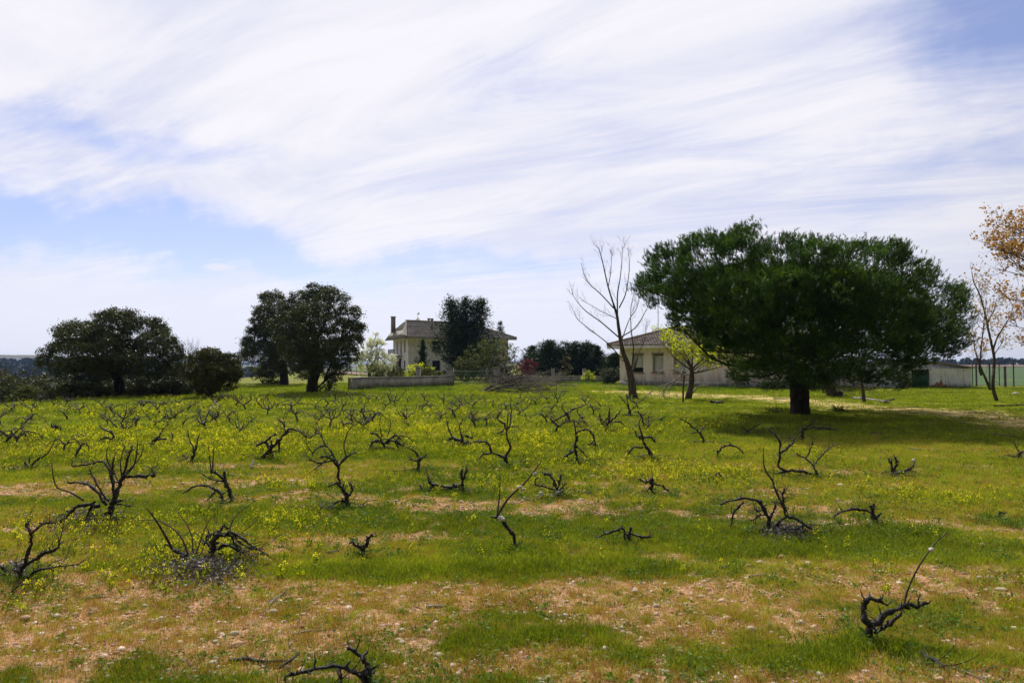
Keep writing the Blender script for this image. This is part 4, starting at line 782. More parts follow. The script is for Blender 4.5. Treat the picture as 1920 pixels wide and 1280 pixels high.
am = MB(); tube(am, [p0, (p0[0], p0[1], z1)], .028, 6); am.build('mast', M['metal'], at_)
for zz, l in ((z1-.15, .5), (z1-1.3, .3)): am = MB(); tube(am, [(p0[0]-l/2, p0[1], zz), (p0[0]+l/2, p0[1]+.1, zz)], .014, 4); am.build('crossbar', M['metal'], at_)
ps = thing('paving_slab', 'pale concrete slab lying at the left corner of the bungalow', 'slab', (*G(1148, 725)[:2], T1(*G(1148, 725)[:2]))); g0 = G(1148, 725); q0 = MB(); q0.box((g0[0]-.8, g0[1]-.5, g0[2]-.03), (g0[0]+.8, g0[1]+.5, g0[2]+.06)); q0.build('slab', M['concrete'], ps)

# ---- two storey house
th_ = math.radians(22); fr = Frame((-13.7, 90), (math.cos(th_), math.sin(th_)), 0.0); z0 = T1(-8, 92)
hs = thing('house', 'old two storey cream house with grey tiled hip roof partly hidden by the cypress', 'house', fr([(0, 0, z0)])[0])
Ln, Dp, Hw = 14.2, 9.2, 5.05
ops = [(3.3, 4.35, 3.35, 4.75), (3.3, 4.4, .5, 2.1), (8.3, 9.3, 3.35, 4.75), (11.2, 12.2, 3.35, 4.75), (1.28, 1.52, 3.9, 4.15)]
wallmesh(fr, 0, Ln, z0-.3, Hw, .35, ops).build('wall', M['cream'], hs)
for o in ops[:4]: window('window', fr, o, hs, .22, sill=True)
window('window', fr, ops[4], hs, .2, bar=False, sill=False)
fl = Frame(fr([(0, Dp, 0)])[0][:2], -fr.v, 0.0)            # left flank, u runs from the back to the front corner
opl = [(2.2, 2.9, 2.95, 4.75), (4.7, 5.5, 2.95, 4.75), (6.9, 7.7, 3.15, 4.75), (6.7, 7.7, .6, 2.1), (2.0, 5.2, .1, 2.4)]
wallmesh(fl, 0, Dp-.352, z0-.3, Hw, .35, opl).build('wall', M['cream'], hs)
for o in opl[:4]: window('window', fl, o, hs, .22, sill=False)
bx(fl, (2.0, .5, .1), (5.2, .55, 2.4)).build('doorway', M['dark'], hs)
bx(fl, (1.4, -1.1, 2.62), (5.9, -.002, 2.78)).build('balcony', M['concrete'], hs); rl = MB(); rl.box((1.4, -1.1, 3.62), (5.9, -1.05, 3.67), fl)
for k in range(38): tube(rl, fl([(1.42+k*.12, -1.075, 2.785), (1.42+k*.12, -1.075, 3.62)]), .012, 4)
rl.build('balcony_railing', M['frame'], hs, kind='stuff')
for q_ in (((0, Dp-.35, z0-.3), (Ln, Dp, Hw)), ((Ln-.35, .352, z0-.3), (Ln, Dp-.352, Hw))): bx(fr, *q_).build('wall', M['cream'], hs)
oh = .9; ez = Hw+.12; rz = 7.55; rv = Dp/2
ea, eb, ec, ed = (-.5, -oh, ez), (Ln+oh, -oh, ez), (Ln+oh, Dp+oh, ez), (-.5, Dp+oh, ez); ra, rb = (.75, rv, rz), (Ln-rv+.4, rv, rz-.15); zt = 6.2; h0, h1 = (-.42, 1.5, zt), (-.42, Dp-1.5, zt)
roof = poly(fr, [ea, eb, rb, ra]).build('roof', M['tile2'], hs); poly(fr, [h1, h0, ra]).build('roof_slab', M['tile2'], roof); poly(fr, [ea, ra, h0]).build('roof_slab', M['tile2'], roof); poly(fr, [ed, h1, ra]).build('roof_slab', M['tile2'], roof); poly(fr, [eb, ec, rb]).build('roof_slab', M['tile2'], roof); poly(fr, [ec, ed, ra, rb]).build('roof_slab', M['tile2'], roof)
tilesheet(fr, *map(up, (h1, h0, ra, ra)), row=.42, colw=.30).build('roof_tiles', M['tile2'], roof, kind='stuff')
tilesheet(fr, *map(up, (ea, eb, ra, rb)), row=.42, colw=.30, amp=.05).build('roof_tiles', M['tile2'], roof, kind='stuff'); tilesheet(fr, *map(up, (eb, ec, rb, rb)), row=.42, colw=.30).build('roof_tiles', M['tile2'], roof, kind='stuff')
rd = MB()
for p0, p1 in ((ea, ra), (ra, rb), (eb, rb)):
    p0 = np.array(p0)+(0, 0, .1); p1 = np.array(p1)+(0, 0, .1); n = int(np.linalg.norm(p1-p0)/.45)
    for k in range(n): tube(rd, fr([p0+(p1-p0)*k/n, p0+(p1-p0)*(k+1.1)/n+np.array((0, 0, .02))]), [.14, .11], 6)
rd.build('ridge_tiles', M['tile2'], roof, kind='stuff')
# steep concrete apron wrapping the left end of the roof and its rounded front corner
ap = MB(); prof = [(1.45, ez-.12), (.35, ez+1.45)]; path = [(Dp+.9, None)]; ring = []
pts2 = [(-1.05, Dp+1.0), (-1.05, Dp*.5), (-1.05, .8), (-1.05, -.2), (-.95, -.75), (-.62, -1.0), (-.35, -1.04)]; inn = [(-.42, Dp-.6), (-.42, Dp*.5), (-.42, 1.6), (-.44, .8), (-.44, .2), (-.42, -.4), (-.30, -.96)]
lo_, hi_ = cat_rom([(a, b, ez-.18) for a, b in pts2], 4), cat_rom([(a, b, ez+1.12) for a, b in inn], 4); n = len(lo_); hi_[:, 2] = np.where(hi_[:, 1] < 1.5, ez+.10+(1.5-1.5+np.clip(hi_[:, 1]+.96, 0, 9))/2.46*1.02, hi_[:, 2])
V = np.vstack([fr(lo_), fr(hi_), fr(lo_+np.array((0, 0, .0))+(hi_-lo_)*.12*0+np.array((.22, .22, 0))), fr(hi_-np.array((0, 0, .2)))]); i = np.arange(n-1)
ap.add(V, np.concatenate([np.stack([i, i+1, i+n+1, i+n], 1), np.stack([i+2*n, i+3*n, i+3*n+1, i+2*n+1], 1), np.stack([i, i+2*n, i+2*n+1, i+1], 1), np.stack([i+n, i+n+1, i+3*n+1, i+3*n], 1)]))
ap.build('roof_apron', M['concrete'], roof, smooth=False)
bx(fr, (-.85, -.85, Hw+.002), (Ln+.85, Dp+.85, Hw+.06)).build('soffit', M['cream'], hs); bx(fr, (1.6, -.95, Hw-.1), (Ln+.9, -.86, Hw+.16)).build('fascia', M['concrete'], hs)
def chimney(px, y0, y1, wpx, d, cap=True, nm='chimney'):
    c = Wd(px, y0, d); c1 = Wd(px, y1, d); w_ = wpx*d/F/2; q = MB(); q.box((c[0]-w_, c[1]-w_, c1[2]-.6), (c[0]+w_, c[1]+w_, c[2]-.12)); o = q.build('chimney', M['chim'], roof)
    q = MB(); q.box((c[0]-w_*1.25, c[1]-w_*1.25, c[2]-.118), (c[0]+w_*1.25, c[1]+w_*1.25, c[2])); q.build('cap', M['shutter' if cap else 'chim'], o)
chimney(737.5, 593, 616, 7.5, 95.5); chimney(810, 597, 611, 4.6, 90.5, False); chimney(804, 596.5, 603, 4.2, 99, False); chimney(903, 595.5, 606, 8.5, 96)
q = MB(); c = Wd(783.5, 594.5, 98); V = [c]+[c+np.array((x, y, -.95)) for x, y in ((-.75, -.75), (.75, -.75), (.75, .75), (-.75, .75))]; q.add(V, [(0, 1, 2), (0, 2, 3), (0, 3, 4), (0, 4, 1)]); tu = q.build('turret', M['tile2'], roof)
q = MB(); tube(q, [c, c+np.array((0, 0, .62))], .03, 4); tube(q, [c+np.array((-.25, 0, .42)), c+np.array((.25, 0, .42))], .03, 4); blob(q, c+np.array((.12, 0, .56)), .12, sub=(6, 4)); q.build('weathervane', M['metal'], roof)

# ---- low garden walls, pillars, gate
def wallseg(label, P0, P1, h, th=.25, name='garden_wall', mat='concrete', cop=True):
    P0 = np.array(P0[:2]); P1 = np.array(P1[:2]); f = Frame(P0, P1-P0, 0); L_ = np.linalg.norm(P1-P0); n = max(3, int(L_/1.2)); us = np.linspace(0, L_, n+1); gz_ = [T1(*(f([(u_, 0, 0)])[0][:2])) for u_ in us]; b_ = f([(L_/2, 0, min(gz_))])[0]
    t = thing(name, label, 'wall', b_); mb = MB(); top = np.array(gz_)+h
    V = []
    for u_, g_, tz in zip(us, gz_, top): V += [(u_, 0, g_-.2), (u_, th, g_-.2), (u_, th, tz), (u_, 0, tz)]
    F_ = [(4*k+a, 4*k+(a+1) % 4, 4*k+4+(a+1) % 4, 4*k+4+a) for k in range(n) for a in range(4)]+[(0, 1, 2, 3), (4*n+3, 4*n+2, 4*n+1, 4*n)]
    mb.add(f(V), F_); mb.build('wall_body', M[mat], t)
    if cop:
        cm_ = MB(); V = []
        for u_, tz in zip(us, top): V += [(u_, -.03, tz+.003), (u_, th+.03, tz+.003), (u_, th+.03, tz+.05), (u_, -.03, tz+.05)]
        cm_.add(f(V), F_); cm_.build('coping', M[mat], t)
    return t, f
def pillar(label, px, py, wpx, hpx, group=None):
    g_ = G(px, py); s = g_[1]/F; w_ = wpx*s/2; t = thing('gate_pillar' if 'gate' in label else 'wall_pillar', label, 'pillar', g_, group); mb = MB(); mb.box((g_[0]-w_, g_[1]-w_, g_[2]-.2), (g_[0]+w_, g_[1]+w_, g_[2]+hpx*s)); mb.build('shaft', M['concrete'], t)
    mb = MB(); mb.box((g_[0]-w_*1.1, g_[1]-w_*1.1, g_[2]+hpx*s+.002), (g_[0]+w_*1.1, g_[1]+w_*1.1, g_[2]+hpx*s+.07)); mb.build('cap', M['concrete'], t); return g_
w0, w1, w2 = G(658, 732), G(850, 723), G(848, 712)
wallseg('low mossy concrete garden wall running from the open grass to the gate', w0, w1, .78)
wallseg('short return end of the low garden wall going back from its left corner', w0+np.array((0, .27, 0)), w0+np.array((-1.2, 9, 0)), .70)
pillar('square concrete pillar standing on the low wall left of the gate', 784, 724, 8, 34); gl = pillar('left gate pillar of pale concrete beside the green gate', 844, 721, 12, 30); gr = pillar('right gate pillar of pale concrete by the cut branches', 931, 720, 12, 30)
pillar('concrete pillar on the right garden wall behind the brush pile', 1037, 716, 6, 24); pillar('concrete pillar on the right garden wall nearer the bungalow', 1095.5, 716, 6, 24)
wallseg('long low garden wall from the brush pile towards the bungalow', G(938, 720), G(1135, 716), .55)
gt = thing('gate', 'green metal bar gate between the two concrete pillars', 'gate', (gl+gr)/2); P0 = gl+np.array((.30, 0, 0)); P1 = gr-np.array((.30, 0, 0)); nb = 27; hz = 1.12
for zz in (.12, hz-.05):
    q = MB(); tube(q, [P0+np.array((0, 0, zz)), P1+np.array((0, 0, zz))], .028, 6); q.build('rail', M['green'], gt)
bar = MB(); tube(bar, [(0, 0, .08), (0, 0, hz)], .016, 5); bme = bar.mesh('bar'); bme.materials.append(M['green'])
for k in range(nb+1):
    p_ = P0+(P1-P0)*k/nb-np.array(gt['_o']); o = bpy.data.objects.new('bar', bme); COL.objects.link(o); o.parent = gt; o.location = p_
for k in (0, 9, 18, 27):
    q = MB(); p_ = P0+(P1-P0)*k/nb+np.array((0, .03, 0)); tube(q, [p_+np.array((0, 0, -.05)), p_+np.array((0, 0, hz+.02))], .03, 6); q.build('post', M['green'], gt)

# ---- old shed with green door, right of the pine
sA = G(1560, 727); sB = G(1822, 727.5); f = Frame(sA[:2], sB[:2]-sA[:2], 0); L_ = np.linalg.norm(sB[:2]-sA[:2]); s = sB[1]/F; uu = lambda px: (px-1560)/262*L_
sh_ = thing('shed', 'long low whitewashed shed with peeling walls and a green door', 'shed', sA); hR, hL = 1.38, 1.75; g0 = min(sA[2], sB[2])
dop = (uu(1710), uu(1744), g0+.0, g0+1.3); wallmesh(f, 0, L_, g0-.2, hR+g0, .25, [(dop[0], dop[1], g0-.199, dop[3])]).build('wall', M['shed'], sh_)
gb_ = MB(); u1_, u2_, u3_ = uu(1560), uu(1752), L_
gb_.add(f([(u1_, .001, hR+g0), (u2_, .001, hR+g0), (u3_, .001, hR+g0), (u2_, .001, hR+.42+g0), (u1_, .001, hR+.40+g0), (u1_, .25, hR+g0), (u3_, .25, hR+g0), (u2_, .25, hR+.42+g0), (u1_, .25, hR+.40+g0)]), [(0, 2, 3), (0, 3, 4), (5, 7, 6), (5, 8, 7), (3, 2, 6), (3, 6, 7), (4, 3, 7), (4, 7, 8)]); gb_.build('gable', M['shed'], sh_)
poly(f, [(u2_, -.15, hR+.50+g0), (u3_+.2, -.15, hR+.10+g0), (u3_+.2, 6, hR+.10+g0), (u2_, 6, hR+.50+g0)], .07).build('roof', M['tile'], sh_); poly(f, [(u1_-.2, -.15, hR+.48+g0), (u2_-.01, -.15, hR+.50+g0), (u2_-.01, 6, hR+.50+g0), (u1_-.2, 6, hR+.48+g0)], .07).build('roof', M['tile'], sh_)
bx(f, (L_-.25, .26, g0-.2), (L_, 6, hR+g0)).build('wall', M['shed'], sh_); bx(f, (0, .26, g0-.2), (.25, 6, hR+g0)).build('wall', M['shed'], sh_)
dr = bx(f, (dop[0]+.03, .08, g0), (dop[1]-.03, .14, dop[3]-.02)).build('door', M['green'], sh_); bx(f, (dop[1]-.22, .05, g0+.6), (dop[1]-.17, .079, g0+.7)).build('handle', M['rust'], dr)
for k in range(6): bx(f, (dop[0]+.06+k*(dop[1]-dop[0]-.08)/6, .062, g0+.02), (dop[0]+.045+(k+1)*(dop[1]-dop[0]-.08)/6, .0795, dop[3]-.05)).build('panel', M['green'], dr)
for u0_, u1_, zz in ((1700, 1710, .55), (1746, 1775, .42), (1755, 1768, .60), (1780, 1792, .2)):
    q = MB(); a_, b_ = uu(u0_), uu(u1_); nb_ = 5; V = []; 
    for k in range(nb_+1): V += [(a_+(b_-a_)*k/nb_, -.006-(.002 if zz == .60 else 0), g0-.1), (a_+(b_-a_)*k/nb_, -.006-(.002 if zz == .60 else 0), g0+zz*rng.uniform(.5, 1.1))]
    q.add(f(V), [(2*k, 2*k+2, 2*k+3, 2*k+1) for k in range(nb_)]); q.build('exposed_brick_patch', M['brickrust'], sh_)
# ---- wire fence beyond the thin tree
fx = [(1824,726,46,.8),(1831,725,46,1.6),(1856,725,46,1.6),(1874,724,45,.9),(1885,726,39,2.2),(1901,726,47,1.2),(1932,726,46,1.2),(1965,726,46,1.2),(2000,726,46,1.4),(2040,727,46,1.2)]
fe = thing('wire_fence', 'tall wire mesh fence on dark posts along the green crop field', 'fence', G(1824, 726)); gp_ = []
for px, py, h_, r_ in fx:
    g_ = G(px, py-.5); s = g_[1]/F; q = MB(); tube(q, [g_-np.array((0, 0, .2)), g_+np.array((0, 0, h_*s))], r_*s, 6); q.build('post', M['frame'], fe); gp_.append((g_, h_*s))
q = MB(); gA, gB = gp_[0][0], gp_[-1][0]; n = 120
for zz in np.linspace(.1, 1.7, 11): tube(q, [gA+np.array((0, 0, zz)), gB+np.array((0, 0, zz))], .003, 3)
for k in range(n+1): p_ = gA+(gB-gA)*k/n; tube(q, [p_+np.array((0, 0, .1)), p_+np.array((0, 0, 1.7))], .0025, 3)
q.build('wire_mesh', M['metal'], fe, kind='stuff')
fd = thing('wire_fence', 'faint far wire fence seen under the twin oaks left of the blossom tree', 'fence', G(640, 703)); 
for k, px in enumerate(range(560, 735, 9)):
    g_ = G(px, 703); q = MB(); tube(q, [g_, g_+np.array((0, 0, 1.3))], .035, 4); q.build('post', M['frame'], fd)
q = MB()
for zz in (.4, .8, 1.2): tube(q, [G(556, 703)+np.array((0, 0, zz)), G(735, 703)+np.array((0, 0, zz))], .012, 3)
q.build('wires', M['metal'], fd, kind='stuff')
g_ = G(1281, 755); po = thing('iron_post', 'rusty brown iron post standing beside the small twisted tree', 'post', g_); q = MB(); tube(q, [g_-np.array((0, 0, .1)), g_+np.array((-.0, 0, .6)), g_+np.array((.06, 0, 1.25))], 1.8*g_[1]/F, 6, .05); q.build('shaft', M['rust'], po)
# ------------------------------------------------------------------ haze of the far country
hz_ = MB(); hz_.box((-9000, -400, -30), (9000, 11800, 13.5))
m = bpy.data.materials.new('haze'); m.use_nodes = True; t = NT(m.node_tree); t.n.clear(); o = t.add('ShaderNodeOutputMaterial'); pv = t.add('ShaderNodeVolumePrincipled')
pv.inputs['Color'].default_value = (.38, .58, 1.0, 1); pv.inputs['Density'].default_value = .00013; pv.inputs['Anisotropy'].default_value = .1; t.l.new(pv.outputs[0], o.inputs['Volume'])
hz_.build('haze', m, kind='stuff')
# ------------------------------------------------------------------ old vines
def cy(i): return i
def vine(label, base, branches, shoots=(), extra=None, group=None, r=.52, tw=2, spread=.55, litter=None, pale=()):
    """branches: first is the trunk; each a list of sight points with half widths (px, py, hw); depth drifts along each one"""
    g_ = G(*base); d0 = g_[1]; s = d0/F; t = thing('vine', label, 'vine', g_, group); nodes = [(base[0], base[1], 0.0)]
    def run(pts, kind):
        x0, y0 = pts[0][:2]; k_ = min(nodes, key=lambda q: (q[0]-x0)**2+(q[1]-y0)**2); off = k_[2]; sl = rng.choice([-1, 1])*rng.uniform(.2, 1)*spread if kind != 'trunk' else rng.uniform(-.15, .15); P = []; px0, py0 = x0, y0
        for q in pts:
            L_ = math.hypot(q[0]-px0, q[1]-py0)*s; off += sl*L_; sl *= rng.uniform(.6, 1.1); px0, py0 = q[0], q[1]; p_ = Wd(q[0], q[1], d0+off)
            gz_ = T1(p_[0], p_[1])
            if p_[2] < gz_+.01 and kind != 'trunk': p_[2] = gz_+.015
            P.append(p_); nodes.append((q[0], q[1], off))
        return np.array(P)
    for i, b_ in enumerate(branches):
        kind = 'trunk' if i == 0 else 'branch'; P = run(b_, kind)
        if i == 0: P[0][2] = min(P[0][2], g_[2])-.03
        k = 4 if len(P) < 5 else 3; Q = cat_rom(P, k); hw = np.array([q[2] if len(q) > 2 else 2 for q in b_])*s*r; R = np.interp(np.linspace(0, 1, len(Q)), np.linspace(0, 1, len(hw)), hw)
        Q[1:] += rng.normal(0, .42, (len(Q)-1, 3))*np.minimum(R[1:, None], .025); R = R*(1+.38*rng.uniform(-1, 1, len(R))); mb = MB(); tube(mb, Q, R, 9, .26)
        for _ in range(max(2, len(Q)//3)):                     # knots and spurs
            j = rng.integers(1, len(Q)); e = rdir(1)[0]; e[2] = abs(e[2]); l = R[j]*rng.uniform(1.6, 3.8); tube(mb, [Q[j], Q[j]+e*l*.6, Q[j]+e*l], [R[j]*.75, R[j]*.5, R[j]*.3], 5, .15)
        for _ in range(int(len(Q)*1.1)):                        # short dead spurs
            j = rng.integers(1, len(Q)); e = rdir(1)[0]+np.array((0, 0, .25)); l = rng.uniform(.02, .075); tube(mb, [Q[j], Q[j]+e*l*.55, Q[j]+e*l+rdir(1)[0]*l*.25], [.0055, .0045, .002], 3)
        if kind == 'branch' and (tw or rng.uniform() < 0): twigs(mb, Q, tw+1+len(Q)//4, .11+.12*rng.uniform(), .0032, 1, .12, .95, .2, sides=3)
        mb.build(kind, M['vine'], t, smooth=False)
    for sh in shoots:
        P = run(sh, 'shoot'); Q = cat_rom(P, 4); hw = sh[0][2] if len(sh[0]) > 2 else 1.3; mb = MB(); tube(mb, Q, np.linspace(hw, hw*.35, len(Q))*s, 5); twigs(mb, Q, 3, .09, .0018, 0, .4, .7, .3, sides=3); mb.build('shoot', M['cane'], t)
    for (px, py, rr, *fl_) in pale:
        nd_ = min(nodes, key=lambda q: (q[0]-px)**2+(q[1]-py)**2); mb = MB(); c_ = Wd(px, py, d0+nd_[2]-.01); c_[2] = max(c_[2], T1(c_[0], c_[1])+.01)
        for _ in range(3): blob(mb, c_+rng.normal(0, .35, 3)*rr*s, rr*s*.8, sub=(7, 5), rough=.3, sq=(1.1, .8, .8))
        mb.build('pale_crust', M['wool'], t)
    if tw >= 2 and d0 < 26:
        mb = MB()
        for _ in range(8+tw*2):
            p_ = g_+np.array((rng.normal(0, .20), rng.normal(0, .14), .02)); p_[2] = T1(p_[0], p_[1])+.02; e = rdir(1)[0]*np.array((1, 1, .25)); e[2] = abs(e[2])+.12; l = rng.uniform(.10, .30)
            tube(mb, cat_rom([p_, p_+e*l*.5+np.array((0, 0, .03)), p_+e*l], 2), np.linspace(.006, .0025, 5)[:5] if False else .0048, 4)
        mb.build('twig_tangle', M['vine'], t, kind='stuff')
    if litter: heap(litter, t)
    return t
def heap(spec, parent=None):
    x0, x1, y0, y1, n, hgt = spec; mb = MB(); C = []; c00, c10, c01, c11 = G(x0, y0), G(x1, y0), G(x0, y1), G(x1, y1)
    for _ in range(n):
        u_, v_ = rng.normal(.5, .22), rng.normal(.5, .22); g_ = (c00*(1-u_)+c10*u_)*(1-v_)+(c01*(1-u_)+c11*u_)*v_; k_ = math.exp(-((u_-.5)**2+(v_-.5)**2)*6); C.append(g_+np.array((0, 0, rng.uniform(0, hgt)*k_+.01)))
    C = np.array(C); leaves(mb, C, .030, None, .8, np.clip(rng.beta(.8, 1.3, len(C)), 0, 1)); 
    for _ in range(n//22): p_ = C[rng.integers(n)]; e = rdir(1)[0]*np.array((1, 1, .35)); tube(mb, [p_, p_+e*.08, p_+e*.17+np.array((0, 0, .01))], .0028, 4)
    o = mb.build('leaf_litter', M['litter'], parent, kind='stuff'); return o
V = vine
V('nearest thick forked vine stump at lower right with one tall thin upright cane', (1634,1206), [[(1634,1206,15),(1632,1190,15),(1630,1170,13)],[(1630,1172,12),(1619,1150,9),(1619,1130,8),(1633,1122,8),(1648,1126,7),(1663,1133,4)],[(1634,1176,12),(1655,1156,9),(1678,1143,8),(1700,1134,9),(1718,1136,7),(1738,1130,4)],[(1640,1186,8),(1662,1172,6),(1682,1156,5),(1690,1145,4)]],
  [[(1694,1136,2.2),(1702,1105),(1720,1066),(1744,1030),(1762,1010),(1778,998)],[(1722,1134,2),(1722,1122),(1726,1112)]], pale=[(1744,1029,5)], tw=0)
V('cut vine stump at the bottom edge with a long low arm bending left', (690,1292), [[(690,1296,15),(686,1275,13),(684,1262,12)],[(690,1280,12),(690,1252,10),(674,1230,9),(652,1213,7)],[(686,1276,10),(664,1258,7),(636,1250,6),(600,1251,5),(566,1260,5),(534,1268,3.5)],[(640,1282,4),(640,1262,3)]], tw=0)
V('short dark forked vine stump standing alone left of the middle foreground', (680,1042), [[(680,1044,7),(683,1028,7),(690,1014,6),(697,1000,5)],[(680,1036,6),(671,1024,5),(658,1016,4)]], tw=0)
V('single leaning vine with two thin canes and pale growth, centre foreground', (968,1026), [[(970,1028,8),(963,1004,7.5),(950,986,7),(938,972,6),(922,967,5)]], [[(932,968,2.2),(936,935),(938,890)],[(934,964,2.6),(955,932),(984,905),(1004,880),(1016,864)]], pale=[(941,972,6),(975,912,4),(1003,889,3)], tw=0)
V('broad spreading vine over a heap of grey leaf litter, left foreground', (398,1052), [[(396,1056,11),(400,1028,11),(405,1004,9)],[(404,1004,6),(433,1000,6),(454,1010,5),(474,1024,4),(503,1040,2)],[(402,1028,6),(430,1022,6),(450,1033,4),(466,1052,2)],[(408,1000,5),(418,986,4),(429,989,3)],[(432,1002,4),(440,1018,4),(452,1040,3)],[(396,1032,5),(386,1010,3),(398,1000,3)],[(366,1052,8),(350,1042,7),(330,1033,6),(310,1019,3)],[(418,1000,4),(444,1012,4),(470,1028,3),(490,1030,2)],[(404,1002,4),(392,1006,3),(382,1022,2)]],
  [[(322,1026,2.6),(303,992),(287,967),(274,952)],[(354,1042,2),(337,1003),(301,977),(260,975)],[(362,1040,1.5),(360,1007),(347,977),(330,957)],[(366,1042,1.5),(383,993),(397,967)],[(430,1000,1.2),(440,970),(480,936)],[(445,1006,1),(470,985),(492,968)]], litter=(262,505,1040,1102,1900,.07))
V('vine at the far left edge with three bare arms fanning to the right', (34,1090), [[(33,1092,9),(42,1064,7)],[(42,1064,6),(53,1033,5),(60,1007,4),(48,980,3)],[(42,1062,6),(77,1042,5),(107,1028,5),(113,1018,2)],[(50,1083,4),(70,1069,4),(103,1063,3),(147,1057,2)],[(60,1000,4),(80,982,4),(103,980,2)]], [[(110,1020,1.3),(117,995),(122,970)]], litter=(0,70,1050,1100,260,.06))
V('dark vine limb cut by the left edge of the view', (-6,1084), [[(-6,1090,8),(-8,1066,7)],[(-8,1068,6),(4,1062,5),(13,1078,4)]], tw=1)
V('largest bushy vine on the left, dense upright canes fanning over long low arms', (205,976), [[(204,978,9),(203,962,9),(212,944,9)],[(212,944,8),(222,914,8),(231,890,7)],[(231,890,5),(240,860,3.5),(248,834,2)],[(226,900,5),(252,870,3),(258,832,1.5)],[(214,944,5),(213,915,4),(209,885,3),(215,858,1.5)],[(233,894,5),(267,892,5),(290,893,4),(283,878,2)],[(200,946,6),(181,920,5),(161,907,4),(128,905,3)],[(188,948,6),(160,946,6),(134,959,5),(110,978,5),(72,980,3)],[(210,946,4),(202,972,4),(197,993,3)],[(214,943,4),(246,948,2.5)],[(214,905,4),(194,865,4),(168,870,3),(134,873,2)],[(205,940,4),(190,925,4),(177,898,3),(168,880,1.5)],[(178,940,4),(172,950,4),(160,972,3)]],
  [[(157,938,2),(133,923),(107,913),(99,887),(97,866)],[(228,892,1.6),(226,865),(236,828)],[(232,890,1.6),(262,858),(270,830)],[(214,890,1.4),(200,858),(203,835)],[(222,905,1.3),(210,870),(222,842)]], tw=5, litter=(80,235,950,1012,900,.06))
V('arched vine with an upright cane, right of the largest bushy vine', (431,943), [[(433,945,7),(432,928,7),(428,914,6)],[(428,914,5),(420,899,4),(401,884,3)],[(423,912,5),(422,884,4)],[(419,943,5),(410,922,5),(391,912,4.5),(369,910,4),(343,924,3)],[(404,920,3),(390,938,2)],[(424,902,3),(396,898,2),(378,888,1.5)]], [[(398,886,2),(401,838)],[(396,888,1.4),(390,830)]])
V('tall vine with a crown of curling arms above yellow flowers, centre left', (650,953), [[(653,956,8),(652,938,7),(645,918,6),(636,903,5),(633,871,4.5)],[(633,874,4),(616,857,4),(599,857,2.5)],[(635,876,4),(650,856,4),(668,848,2.5)],[(632,872,4),(619,842,3),(602,836,2.5),(585,850,1.5)],[(652,926,4),(632,906,4),(616,911,3)],[(647,936,5),(661,918,4),(655,905,3)],[(648,938,4),(632,940,3),(612,954,2)],[(628,862,3),(600,868,2.5),(580,862,1.5)],[(625,850,3),(612,862,2),(590,880,1.5)],[(612,838,3),(600,815,2.5),(590,812,1.5)]], [[(649,855,1.6),(645,833),(657,802),(680,790)],[(586,850,1.2),(574,830),(577,808)]], tw=4)
V('low sprawling vine with two upturned ends in the middle field', (866,923), [[(868,926,6),(866,902,6),(865,881,4)],[(866,905,4),(874,884,3),(876,882,2)],[(864,910,5),(840,913,5),(816,909,5),(806,905,4),(803,892,3)],[(815,910,4),(795,922,4),(787,909,3)],[(840,914,3),(826,922,2.5),(806,926,1.5)]], tw=3)
V('curled vine with pale woolly lumps round its foot', (1046,932), [[(1046,936,5),(1044,918,5),(1039,900,5)],[(1040,902,4),(1032,890,4),(1020,889,3)],[(1044,920,4),(1050,898,3.5),(1051,890,2)],[(1040,918,3.5),(1020,912,3),(1004,908,2.5),(1005,896,2)],[(1048,918,3),(1062,906,2)]], pale=[(1048,922,5),(1016,927,4),(1008,930,3),(1045,950,5),(1038,964,4),(981,917,3)], tw=2)
V('hooked vine in the flower patch, short trunk and long arm looping left', (953,874), [[(955,878,8),(950,862,7),(943,856,6)],[(942,856,5),(922,849,4),(917,834,3.5),(908,829,3),(890,827,3)],[(921,850,4),(908,851,3),(900,859,2)]], [[(948,855,3),(957,838),(950,817),(953,774)]], tw=2)
V('vine with a raised arm arching right over a knotty trunk, centre field', (1082,868), [[(1083,871,6),(1081,855,5),(1078,842,5),(1081,818,4)],[(1076,846,4),(1064,852,4),(1052,862,3)],[(1082,836,3),(1092,846,2.5),(1101,858,1.5)],[(1081,812,3),(1100,805,3),(1111,815,3),(1117,834,3)],[(1102,834,2),(1110,830,2),(1118,838,1.5)]], [[(1080,815,2),(1076,785)]], tw=4)
V('gnarled vine leaning left with a low reaching arm, right of centre', (1225,863), [[(1227,866,6),(1217,846,6),(1208,832,5),(1203,816,4)],[(1205,820,5),(1220,819,4),(1227,828,3)],[(1206,838,4),(1188,840,3.5),(1173,856,2)],[(1205,822,4),(1196,818,3),(1190,808,2)]], [[(1204,815,2),(1198,795),(1203,780)]], tw=5)
V('small dark claw shaped stump in the right middle field', (1228,926), [[(1226,928,5),(1222,910,6),(1224,895,5)],[(1224,900,4),(1212,904,3),(1198,898,2)],[(1226,905,4),(1240,910,3),(1253,921,3)],[(1222,910,3),(1212,922,2)]], tw=1)
V('flattened vine lying low beside bare soil, centre right foreground', (1177,1016), [[(1178,1018,5),(1180,1002,5),(1184,989,4)],[(1172,1012,4),(1167,990,4),(1146,996,4),(1120,1007,2)],[(1182,1000,5),(1200,1006,4),(1221,1006,3)]], tw=1)
